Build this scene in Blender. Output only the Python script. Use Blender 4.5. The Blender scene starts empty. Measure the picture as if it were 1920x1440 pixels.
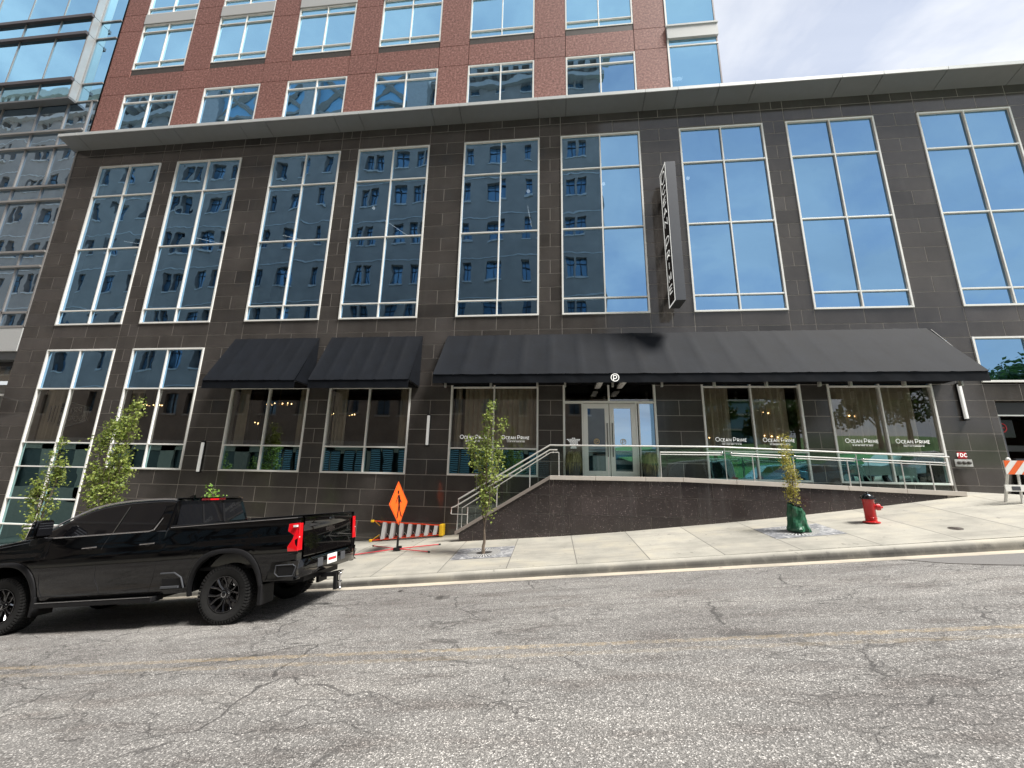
import bpy, bmesh, math, random
from mathutils import Vector, Matrix, noise
random.seed(7)
C = bpy.data.collections.new("scene"); bpy.context.scene.collection.children.link(C)
PI = math.pi
# ------------------------------------------------------------------ materials
def newmat(name):
    m = bpy.data.materials.new(name); m.use_nodes = True
    nt = m.node_tree; nt.nodes.clear()
    out = nt.nodes.new('ShaderNodeOutputMaterial')
    return m, nt, out
class NT:
    """tiny helper around a node tree"""
    def __init__(s, nt): s.nt = nt
    def n(s, t, **kw):
        nd = s.nt.nodes.new(t)
        for k, v in kw.items():
            if k.startswith('i_'): nd.inputs[k[2:].replace('_', ' ')].default_value = v
            else: setattr(nd, k, v)
        return nd
    def l(s, a, b): s.nt.links.new(a, b)
    def math(s, op, a, b=None, c=None):
        nd = s.nt.nodes.new('ShaderNodeMath'); nd.operation = op
        for i, v in enumerate((a, b, c)):
            if v is None: continue
            if isinstance(v, (int, float)): nd.inputs[i].default_value = v
            else: s.l(v, nd.inputs[i])
        return nd.outputs[0]
    def noise(s, scale, detail=3, rough=.55, vec=None, dist=0):
        nd = s.nt.nodes.new('ShaderNodeTexNoise'); nd.inputs['Scale'].default_value = scale
        nd.inputs['Detail'].default_value = detail; nd.inputs['Roughness'].default_value = rough
        nd.inputs['Distortion'].default_value = dist
        if vec is not None: s.l(vec, nd.inputs['Vector'])
        return nd.outputs['Fac']
    def ramp(s, fac, stops):
        nd = s.nt.nodes.new('ShaderNodeValToRGB'); cr = nd.color_ramp
        while len(cr.elements) > 1: cr.elements.remove(cr.elements[-1])
        cr.elements[0].position = stops[0][0]; cr.elements[0].color = col4(stops[0][1])
        for p, c in stops[1:]:
            e = cr.elements.new(p); e.color = col4(c)
        s.l(fac, nd.inputs[0]); return nd.outputs[0]
    def mix(s, fac, a, b, mode='MIX'):
        nd = s.nt.nodes.new('ShaderNodeMix'); nd.data_type = 'RGBA'; nd.blend_type = mode
        for sock, v in ((nd.inputs[0], fac), (nd.inputs[6], a), (nd.inputs[7], b)):
            if isinstance(v, (int, float)): sock.default_value = v
            elif isinstance(v, tuple): sock.default_value = col4(v)
            else: s.l(v, sock)
        return nd.outputs[2]
    def bump(s, h, strength=.3, dist=.01, normal=None):
        nd = s.nt.nodes.new('ShaderNodeBump'); nd.inputs['Strength'].default_value = strength
        nd.inputs['Distance'].default_value = dist; s.l(h, nd.inputs['Height'])
        if normal is not None: s.l(normal, nd.inputs['Normal'])
        return nd.outputs[0]
def col4(c): return (c, c, c, 1) if isinstance(c, (int, float)) else (tuple(c) + (1,))[:4]
def pbr(name, color, rough=.5, metal=0, spec=.5, coat=0, var=0, vscale=4, bump=0, bscale=40, emit=None, estr=0, trans=0, island=0, sub=0):
    m, nt, out = newmat(name); h = NT(nt)
    p = h.n('ShaderNodeBsdfPrincipled')
    p.inputs['Base Color'].default_value = col4(color); p.inputs['Roughness'].default_value = rough
    p.inputs['Metallic'].default_value = metal; p.inputs['Specular IOR Level'].default_value = spec
    p.inputs['Coat Weight'].default_value = coat; p.inputs['Coat Roughness'].default_value = .03
    tc = h.n('ShaderNodeTexCoord').outputs['Object']
    c = None
    if var:
        nz = h.noise(vscale, 5, .6, tc)
        c = h.mix(1.0, tuple(col4(color)[:3]), h.ramp(nz, [(.25, 1 - var), (.75, 1 + var)]), 'MULTIPLY')
    if island:
        g = h.n('ShaderNodeNewGeometry').outputs['Random Per Island']
        c = h.mix(1.0, c if c is not None else tuple(col4(color)[:3]), h.ramp(g, [(0, 1 - island), (1, 1 + island)]), 'MULTIPLY')
    if c is not None: h.l(c, p.inputs['Base Color'])
    if bump: h.l(h.bump(h.noise(bscale, 4, .6, tc), bump, .01), p.inputs['Normal'])
    if emit is not None:
        p.inputs['Emission Color'].default_value = col4(emit); p.inputs['Emission Strength'].default_value = estr
    if trans: p.inputs['Transmission Weight'].default_value = trans
    h.l(p.outputs[0], out.inputs[0]); return m
def glass(name, refl, tint, fac0, fac1, wave=.5, wscale=.55, rough=0.0):
    """coated architectural glass: part mirror with a coat colour, part see-through"""
    m, nt, out = newmat(name); h = NT(nt)
    tc = h.n('ShaderNodeTexCoord').outputs['Object']
    mp = h.n('ShaderNodeMapping'); mp.inputs['Scale'].default_value = (1, 1, .8); h.l(tc, mp.inputs[0])
    nz = h.noise(wscale, 1, .4, mp.outputs[0]); nz2 = h.noise(wscale * 4, 1, .4, mp.outputs[0])
    hh = h.math('ADD', nz, h.math('MULTIPLY', nz2, .12))
    nrm = h.bump(hh, 1.0, .03 * wave)
    gl = h.n('ShaderNodeBsdfGlossy'); gl.inputs['Color'].default_value = col4(refl); gl.inputs['Roughness'].default_value = rough
    h.l(nrm, gl.inputs['Normal'])
    tr = h.n('ShaderNodeBsdfTransparent'); tr.inputs['Color'].default_value = col4(tint)
    fr = h.n('ShaderNodeLayerWeight'); fr.inputs['Blend'].default_value = .12
    f = h.math('ADD', h.math('MULTIPLY', fr.outputs['Fresnel'], fac1 - fac0), fac0)
    f = h.math('MINIMUM', f, 1.0)
    mx = h.n('ShaderNodeMixShader'); h.l(f, mx.inputs[0]); h.l(tr.outputs[0], mx.inputs[1]); h.l(gl.outputs[0], mx.inputs[2])
    h.l(mx.outputs[0], out.inputs[0]); return m

M = {}
def granite(name, base, fleck, rough=.16, island=.30, fs=70):
    m, nt, out = newmat(name); h = NT(nt)
    tc = h.n('ShaderNodeTexCoord').outputs['Object']
    v = h.n('ShaderNodeTexVoronoi'); v.inputs['Scale'].default_value = fs; h.l(tc, v.inputs['Vector'])
    g1 = h.ramp(v.outputs['Distance'], [(.0, 1), (.16, 1), (.24, 0)])
    n0 = h.noise(18, 4, .7, tc); g2 = h.ramp(n0, [(.47, 0), (.62, 1)])
    c = h.mix(h.math('MULTIPLY', g1, g2), tuple(base), tuple(fleck))
    big = h.noise(.9, 4, .6, tc)
    c = h.mix(1.0, c, h.ramp(big, [(.3, .78), (.7, 1.25)]), 'MULTIPLY')
    isl = h.n('ShaderNodeNewGeometry').outputs['Random Per Island']
    c = h.mix(1.0, c, h.ramp(isl, [(0, 1 - island), (.1, 1 - island * .3), (.85, 1 + island * .3), (1, (1 + island * .7, 1 + island * .7, 1 + island * .8))]), 'MULTIPLY')
    # mineral streaks running down
    mp = h.n('ShaderNodeMapping'); mp.inputs['Scale'].default_value = (3.2, 1, .14); h.l(tc, mp.inputs[0])
    st = h.ramp(h.noise(1.6, 5, .65, mp.outputs[0]), [(.55, 0), (.74, 1)])
    c = h.mix(h.math('MULTIPLY', st, .3), c, (.11, .105, .10))
    p = h.n('ShaderNodeBsdfPrincipled'); h.l(c, p.inputs['Base Color'])
    r = h.math('ADD', h.math('MULTIPLY', h.noise(5, 4, .6, tc), .12), rough - .05)
    h.l(h.math('ADD', r, h.math('MULTIPLY', st, .12)), p.inputs['Roughness'])
    h.l(p.outputs[0], out.inputs[0]); return m
M['granite'] = granite('dark_granite', (.066, .060, .056), (.19, .17, .16), .085)
M['granite_low'] = granite('red_brown_granite', (.040, .032, .031), (.50, .41, .39), .17, fs=30)
M['grout'] = pbr('grout', (.36, .33, .30), .85, var=.2)
M['white_frame'] = pbr('white_frame', (.88, .88, .85), .38, var=.05, vscale=1.5)
M['blue_glass'] = glass('blue_glass', (.30, .55, .83), (.30, .36, .42), .74, 1.0, .36)
M['tower_glass'] = glass('tower_glass', (.42, .76, 1.0), (.25, .32, .38), .84, 1.0, .2)
M['left_glass'] = glass('left_glass', (.48, .68, .90), (.25, .32, .38), .78, 1.0, .26)
M['clear_glass'] = glass('clear_glass', (.86, .86, .84), (.86, .86, .82), .17, 1.0, .10)
M['teal_glass'] = glass('teal_glass', (.34, .56, .58), (.10, .14, .15), .62, 1.0, .25)
M['door_glass'] = glass('door_glass', (.60, .80, 1.0), (.3, .34, .36), .55, 1.0, .06)
M['rail_glass'] = glass('rail_glass', (.80, .9, .88), (.90, .965, .95), .04, .9, .02)
M['soffit'] = pbr('soffit_metal', (.165, .175, .185), .42, metal=.25, var=.05)
M['soffit_edge'] = pbr('cornice_edge_metal', (.60, .62, .62), .45, metal=.1, var=.05)
M['dark'] = pbr('interior_dark', (.018, .016, .015), .8)
M['interior'] = pbr('interior_wall', (.16, .11, .08), .8, var=.3, vscale=1)
M['ceil'] = pbr('interior_ceiling', (.12, .12, .12), .8)
M['curtain'] = pbr('curtain_fabric', (.46, .40, .32), .9, var=.15, vscale=3)
M['warm_lamp'] = pbr('warm_lamp', (1, .8, .5), .5, emit=(1, .66, .30), estr=4)
M['white_lamp'] = pbr('white_lamp', (1, 1, 1), .5, emit=(1, .97, .9), estr=1.3)
M['brass'] = pbr('brass', (.5, .34, .12), .35, metal=1)
M['awning'] = pbr('awning_fabric', (.0055, .0072, .0108), .72, spec=.16, var=.3, vscale=2, bump=.25, bscale=9)
M['awning_under'] = pbr('awning_underside', (.004, .004, .005), .9, spec=.1)
M['steel'] = pbr('brushed_steel', (.74, .73, .70), .32, metal=.6, var=.08, vscale=8)
M['coping'] = pbr('coping_stone', (.50, .46, .41), .55, var=.1, vscale=3)
M['coping_stair'] = pbr('stair_coping_metal', (.30, .265, .24), .35, metal=.3, var=.06)
M['white_paint'] = pbr('white_paint', (.78, .78, .74), .5, var=.06, vscale=12)
M['tube'] = pbr('white_tube', (.86, .86, .83), .35, emit=(1, 1, .97), estr=.12)
M['black_metal'] = pbr('black_metal', (.012, .012, .013), .4, metal=.2)
M['sign_grey'] = pbr('sign_grey_metal', (.085, .09, .10), .38, metal=.3, var=.08, vscale=2)
M['black_gloss'] = pbr('black_gloss', (.008, .008, .009), .15)
M['red_gloss'] = pbr('hydrant_red', (.50, .008, .010), .28, coat=.5, var=.12, vscale=9)
M['sign_red'] = pbr('sign_red', (.55, .02, .03), .5)
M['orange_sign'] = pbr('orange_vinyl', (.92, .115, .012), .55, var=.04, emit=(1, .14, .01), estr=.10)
M['orange_tape'] = pbr('barricade_orange', (.80, .13, .02), .5, var=.1, vscale=14)
M['leg_red'] = pbr('stand_leg_red', (.62, .06, .075), .4, var=.1)
M['ladder_red'] = pbr('ladder_orange_rail', (.70, .055, .015), .45, var=.1)
M['ladder_yellow'] = pbr('ladder_yellow', (.85, .52, .02), .5, var=.1)
M['alu'] = pbr('aluminium', (.78, .78, .79), .38, metal=.35)
M['bag'] = pbr('green_bag', (.016, .10, .048), .32, coat=.2, var=.2, vscale=6)
M['bark'] = pbr('sapling_bark', (.16, .125, .095), .85, var=.35, vscale=25, bump=.6, bscale=60)
M['iron'] = pbr('cast_iron', (.06, .048, .04), .7, var=.3, vscale=30, bump=.5, bscale=90)
M['iron_grey'] = pbr('valve_cover_iron', (.10, .095, .09), .6, var=.3, vscale=30, bump=.5, bscale=90)
M['pot'] = pbr('planter_pot', (.02, .022, .025), .4, var=.2)
M['straw'] = pbr('grassy_foliage', (.30, .27, .12), .7, island=.5)
M['lite_stone'] = pbr('light_spandrel', (.50, .51, .51), .6, var=.06, vscale=30)
M['grey_metal'] = pbr('bay_metal', (.40, .42, .43), .35, metal=.35, var=.05)
M['fin'] = pbr('fin_metal', (.36, .35, .34), .35, metal=.4)
M['fin_dark'] = pbr('fin_dark', (.10, .085, .09), .4, metal=.3)
M['rubber'] = pbr('tyre_rubber', (.020, .020, .020), .85, spec=.25, var=.2, vscale=20, bump=.3, bscale=120)
M['plastic'] = pbr('black_plastic', (.010, .010, .011), .5, spec=.25, bump=.2, bscale=200)
M['paint'] = pbr('black_car_paint', (.0012, .0012, .0015), .06, spec=.2, coat=.85)
M['car_glass'] = pbr('tinted_car_glass', (.004, .004, .005), .03, spec=.8)
M['chrome'] = pbr('chrome', (.8, .8, .8), .08, metal=1)
M['dark_chrome'] = pbr('dark_trim', (.55, .55, .56), .18, metal=1)
M['rim'] = pbr('gloss_black_rim', (.006, .006, .007), .14, coat=1)
M['tail_red'] = pbr('tail_lamp_red', (.62, .004, .010), .12, coat=1, emit=(1, .02, .02), estr=.04)
M['tail_dark'] = pbr('tail_lamp_dark', (.10, .006, .008), .1, coat=1)
M['lens_white'] = pbr('lens_white', (.8, .8, .8), .2)
M['white_car'] = pbr('white_car_paint', (.62, .66, .70), .25, coat=1)
M['blue_car'] = pbr('blue_car_paint', (.22, .42, .60), .25, coat=1)
M['green_car'] = pbr('dark_green_car_paint', (.02, .09, .11), .25, coat=1)
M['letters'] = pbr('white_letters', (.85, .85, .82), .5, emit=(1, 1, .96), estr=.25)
M['gold'] = pbr('gold_letters', (.62, .45, .22), .4, metal=.3)
def brick():
    m, nt, out = newmat('red_granite_panel'); h = NT(nt)
    tc = h.n('ShaderNodeTexCoord').outputs['Object']
    n = h.noise(11, 5, .8, tc)
    c = h.ramp(n, [(.38, (.12, .05, .04)), (.46, (.215, .09, .073)), (.54, (.285, .125, .103)), (.62, (.42, .22, .185))])
    isl = h.n('ShaderNodeNewGeometry').outputs['Random Per Island']
    c = h.mix(1.0, c, h.ramp(isl, [(0, .95), (1, 1.05)]), 'MULTIPLY')
    p = h.n('ShaderNodeBsdfPrincipled'); h.l(c, p.inputs['Base Color']); p.inputs['Roughness'].default_value = .7
    h.l(h.bump(n, .4, .01), p.inputs['Normal']); h.l(p.outputs[0], out.inputs[0]); return m
M['brick'] = brick()
M['brick_dark'] = pbr('dark_sill_granite', (.055, .045, .038), .6, var=.35, vscale=14)
def asphalt():
    m, nt, out = newmat('asphalt'); h = NT(nt)
    tc = h.n('ShaderNodeTexCoord').outputs['Object']
    v = h.n('ShaderNodeTexVoronoi'); v.inputs['Scale'].default_value = 105; v.inputs['Randomness'].default_value = 1; h.l(tc, v.inputs['Vector'])
    sep = h.n('ShaderNodeSeparateColor'); h.l(v.outputs['Color'], sep.inputs[0])
    sp = h.ramp(sep.outputs[0], [(0, .45), (.35, .78), (.72, 1.0), (.87, 1.4), (1, 2.9)])
    v2 = h.n('ShaderNodeTexVoronoi'); v2.inputs['Scale'].default_value = 240; h.l(tc, v2.inputs['Vector'])
    sep2 = h.n('ShaderNodeSeparateColor'); h.l(v2.outputs['Color'], sep2.inputs[0])
    sp2 = h.ramp(sep2.outputs[1], [(0, .65), (1, 1.3)])
    c = h.mix(1.0, (.176, .170, .162), sp, 'MULTIPLY'); c = h.mix(1.0, c, sp2, 'MULTIPLY')
    mp = h.n('ShaderNodeMapping'); mp.inputs['Scale'].default_value = (.25, 1, 1); h.l(tc, mp.inputs[0])
    big = h.noise(.9, 5, .62, mp.outputs[0])
    c = h.mix(1.0, c, h.ramp(big, [(.3, (.70, .68, .68)), (.5, 1.0), (.72, (1.26, 1.25, 1.23))]), 'MULTIPLY')
    c = h.mix(1.0, c, h.ramp(h.noise(3.2, 5, .7, mp.outputs[0]), [(.34, (.72, .69, .68)), (.5, 1.0), (.7, 1.14)]), 'MULTIPLY')
    # cracks: distorted cell borders, only in places
    nd = h.n('ShaderNodeTexNoise'); nd.inputs['Scale'].default_value = 2.5; nd.inputs['Detail'].default_value = 6; h.l(tc, nd.inputs['Vector'])
    mv = h.n('ShaderNodeMix'); mv.data_type = 'RGBA'; mv.blend_type = 'ADD'; mv.inputs[0].default_value = .55; h.l(tc, mv.inputs[6]); h.l(nd.outputs['Color'], mv.inputs[7])
    mpc = h.n('ShaderNodeMapping'); mpc.inputs['Scale'].default_value = (.32, .95, 0); h.l(mv.outputs[2], mpc.inputs[0])
    vc = h.n('ShaderNodeTexVoronoi'); vc.feature = 'DISTANCE_TO_EDGE'; vc.inputs['Scale'].default_value = 1.25; h.l(mpc.outputs[0], vc.inputs['Vector'])
    cr = h.ramp(vc.outputs['Distance'], [(0, 1), (.003, .9), (.0075, 0)])
    msk = h.ramp(h.noise(.45, 3, .5, tc), [(.40, 0), (.52, 1)])
    ck = h.math('MULTIPLY', cr, msk)
    vf = h.n('ShaderNodeTexVoronoi'); vf.feature = 'DISTANCE_TO_EDGE'; vf.inputs['Scale'].default_value = 4.2; h.l(mpc.outputs[0], vf.inputs['Vector'])
    fine = h.math('MULTIPLY', h.ramp(vf.outputs['Distance'], [(0, .75), (.012, .5), (.03, 0)]), h.ramp(h.noise(.6, 4, .6, tc), [(.46, 0), (.56, 1)]))
    ck = h.math('MAXIMUM', ck, fine)
    c = h.mix(h.math('MULTIPLY', ck, .85), c, (.035, .033, .032))
    # worn double yellow line
    sx = h.n('ShaderNodeSeparateXYZ'); h.l(tc, sx.inputs[0])
    wob = h.math('MULTIPLY', h.math('SUBTRACT', h.noise(6, 4, .7, tc), .5), .10)
    y = h.math('ADD', sx.outputs[1], wob)
    def band(c0, w):
        return h.math('LESS_THAN', h.math('ABSOLUTE', h.math('SUBTRACT', y, c0)), w)
    yl = h.math('MAXIMUM', band(5.08, .05), h.math('MULTIPLY', band(4.84, .05), .55))
    wear = h.ramp(h.noise(12, 6, .8, tc), [(.38, 0), (.62, .75)])
    w2 = h.ramp(h.noise(.35, 2, .5, tc), [(.35, .45), (.6, .9)])
    c = h.mix(h.math('MULTIPLY', h.math('MULTIPLY', yl, wear), h.math('MULTIPLY', w2, .62)), c, (.46, .34, .17))
    p = h.n('ShaderNodeBsdfPrincipled'); h.l(c, p.inputs['Base Color']); p.inputs['Roughness'].default_value = .82
    hh = h.math('SUBTRACT', v.outputs['Distance'], h.math('MULTIPLY', ck, 1.5))
    h.l(h.bump(hh, .5, .008), p.inputs['Normal']); h.l(p.outputs[0], out.inputs[0]); return m
M['asphalt'] = asphalt()
def concrete(name, base, joints=False, dirt=False, streak=0):
    m, nt, out = newmat(name); h = NT(nt)
    tc = h.n('ShaderNodeTexCoord').outputs['Object']
    n1 = h.noise(1.1, 6, .62, tc); n2 = h.noise(45, 4, .7, tc); n3 = h.noise(260, 2, .5, tc)
    c = h.mix(1.0, tuple(base), h.ramp(n1, [(.30, (.74, .75, .75)), (.5, 1.0), (.68, (1.16, 1.13, 1.06))]), 'MULTIPLY')
    c = h.mix(1.0, c, h.ramp(n2, [(.3, .92), (.7, 1.07)]), 'MULTIPLY')
    c = h.mix(1.0, c, h.ramp(n3, [(.3, .9), (.7, 1.1)]), 'MULTIPLY')
    mps = h.n('ShaderNodeMapping'); mps.inputs['Scale'].default_value = (.35, 2.2, 1); mps.inputs['Rotation'].default_value = (0, 0, .06); h.l(tc, mps.inputs[0])
    c = h.mix(h.ramp(h.noise(1.4, 6, .7, mps.outputs[0]), [(.48, 0), (.66, .5)]), c, (.19, .18, .16))
    # small dark spots
    sp = h.ramp(h.noise(6, 3, .5, tc), [(.68, 0), (.72, .55)])
    c = h.mix(sp, c, (.12, .11, .10))
    hgt = n2
    if joints:
        sx = h.n('ShaderNodeSeparateXYZ'); h.l(tc, sx.inputs[0])
        def line(sock, per, off, w):
            f = h.math('FRACT', h.math('ADD', h.math('DIVIDE', h.math('SUBTRACT', sock, off), per), 100.5))
            return h.math('LESS_THAN', h.math('ABSOLUTE', h.math('SUBTRACT', f, .5)), w / per)
        jx = line(sx.outputs[0], 1.485, -1.0, .009)
        jx = h.math('MAXIMUM', jx, h.math('LESS_THAN', h.math('ABSOLUTE', h.math('SUBTRACT', sx.outputs[1], 11.2)), .004))
        wide = h.ramp(h.math('ABSOLUTE', h.math('SUBTRACT', h.math('FRACT', h.math('ADD', h.math('DIVIDE', h.math('SUBTRACT', sx.outputs[0], -1.0), 1.485), 100.5)), .5)), [(0, .35), (.03, 0)])
        c = h.mix(wide, c, (.25, .24, .21))
        slab = h.math('FLOOR', h.math('ADD', h.math('DIVIDE', h.math('SUBTRACT', sx.outputs[0], -1.0), 1.485), 100))
        wn = h.n('ShaderNodeTexWhiteNoise'); wn.noise_dimensions = '1D'; h.l(slab, wn.inputs['W'])
        c = h.mix(1.0, c, h.ramp(wn.outputs['Value'], [(0, .90), (1, 1.07)]), 'MULTIPLY')
        c = h.mix(jx, c, (.10, .095, .085))
        hgt = h.math('SUBTRACT', n2, h.math('MULTIPLY', jx, 3))
    if dirt:
        # road grime on the kerb face
        at = h.n('ShaderNodeAttribute'); at.attribute_name = 'grime'
        st = h.n('ShaderNodeMapping'); st.inputs['Scale'].default_value = (4, 2, 2); h.l(tc, st.inputs[0])
        g = h.math('MULTIPLY', at.outputs['Fac'], h.ramp(h.noise(1.5, 5, .7, st.outputs[0]), [(.1, .6), (.5, 1)]))
        g = h.math('MULTIPLY', g, h.ramp(h.noise(.5, 3, .5, tc), [(.3, .6), (.6, 1)]))
        c = h.mix(g, c, (.035, .033, .03))
    p = h.n('ShaderNodeBsdfPrincipled'); h.l(c, p.inputs['Base Color']); p.inputs['Roughness'].default_value = .85
    h.l(h.bump(hgt, .25, .004), p.inputs['Normal']); h.l(p.outputs[0], out.inputs[0]); return m
M['sidewalk'] = concrete('sidewalk_concrete', (.315, .302, .262), joints=True)
M['kerb'] = concrete('kerb_concrete', (.36, .345, .30), dirt=True)
M['gutter'] = concrete('gutter_concrete', (.42, .375, .305))
M['grass'] = pbr('lawn', (.035, .12, .02), .9, var=.3, vscale=1.2)
M['opp_stone'] = pbr('opposite_brick', (.33, .285, .25), .85, var=.18, vscale=.6)
M['opp_base'] = pbr('opposite_base_stone', (.42, .38, .33), .8, var=.1)
M['opp_trim'] = pbr('opposite_trim', (.52, .49, .46), .8, var=.1)
M['opp_glass'] = pbr('opposite_glass', (.16, .26, .36), .08, spec=1.0)
M['opp_glass'].node_tree.nodes['Principled BSDF'].inputs['Metallic'].default_value = .25
M['opp_glass'].node_tree.nodes['Principled BSDF'].inputs['Specular Tint'].default_value = (.5, .8, 1, 1)
M['opp_dark'] = pbr('opposite_storefront', (.02, .035, .04), .3)
M['dim_letters'] = pbr('dim_letters', (.30, .30, .30), .6)
M['opp_frame'] = pbr('opposite_window_frame', (.03, .035, .04), .5)
M['louvre'] = pbr('blue_louvre', (.30, .55, .75), .5)
M['teal_tower'] = pbr('far_tower_glass', (.12, .25, .30), .1, metal=.6)
M['grate'] = None
def grate_mat():
    m, nt, out = newmat('tree_grate_steel'); h = NT(nt)
    tc = h.n('ShaderNodeTexCoord').outputs['Object']
    sx = h.n('ShaderNodeSeparateXYZ'); h.l(tc, sx.inputs[0])
    ang = h.math('ARCTAN2', sx.outputs[1], sx.outputs[0])
    r = h.math('SQRT', h.math('ADD', h.math('POWER', sx.outputs[0], 2), h.math('POWER', sx.outputs[1], 2)))
    slots = h.math('GREATER_THAN', h.math('SINE', h.math('MULTIPLY', ang, 34)), -.1)
    ring = h.math('MULTIPLY', slots, h.math('LESS_THAN', r, .42))
    nz = h.noise(5, 5, .7, tc, 1.5)
    c = h.ramp(nz, [(.35, (.13, .135, .15)), (.5, (.24, .245, .26)), (.66, (.55, .55, .55))])
    c = h.mix(ring, c, (.55, .55, .54))
    sl2 = h.math('MULTIPLY', h.math('LESS_THAN', r, .42), h.math('SUBTRACT', 1, slots))
    c = h.mix(sl2, c, (.03, .03, .03))
    p = h.n('ShaderNodeBsdfPrincipled'); h.l(c, p.inputs['Base Color']); p.inputs['Roughness'].default_value = .5; p.inputs['Metallic'].default_value = .3
    h.l(p.outputs[0], out.inputs[0]); return m
M['grate'] = grate_mat()
def leafmat(name, c0, c1, c2):
    m, nt, out = newmat(name); h = NT(nt)
    g = h.n('ShaderNodeNewGeometry').outputs['Random Per Island']
    c = h.ramp(g, [(0, c0), (.5, c1), (1, c2)])
    d = h.n('ShaderNodeBsdfPrincipled'); h.l(c, d.inputs['Base Color']); d.inputs['Roughness'].default_value = .5
    t = h.n('ShaderNodeBsdfTranslucent'); h.l(c, t.inputs['Color'])
    mx = h.n('ShaderNodeMixShader'); mx.inputs[0].default_value = .35; h.l(d.outputs[0], mx.inputs[1]); h.l(t.outputs[0], mx.inputs[2])
    h.l(mx.outputs[0], out.inputs[0]); return m
M['leaf'] = leafmat('maple_leaves', (.12, .18, .035), (.23, .30, .055), (.38, .43, .11))
M['leaf_bright'] = leafmat('bright_leaves', (.12, .24, .03), (.2, .36, .05), (.3, .46, .09))
M['leaf_yellow'] = leafmat('yellow_green_leaves', (.22, .21, .04), (.42, .38, .06), (.56, .50, .11))
M['leaf_dark'] = leafmat('dark_leaves', (.02, .05, .012), (.04, .08, .02), (.07, .12, .03))

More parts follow.
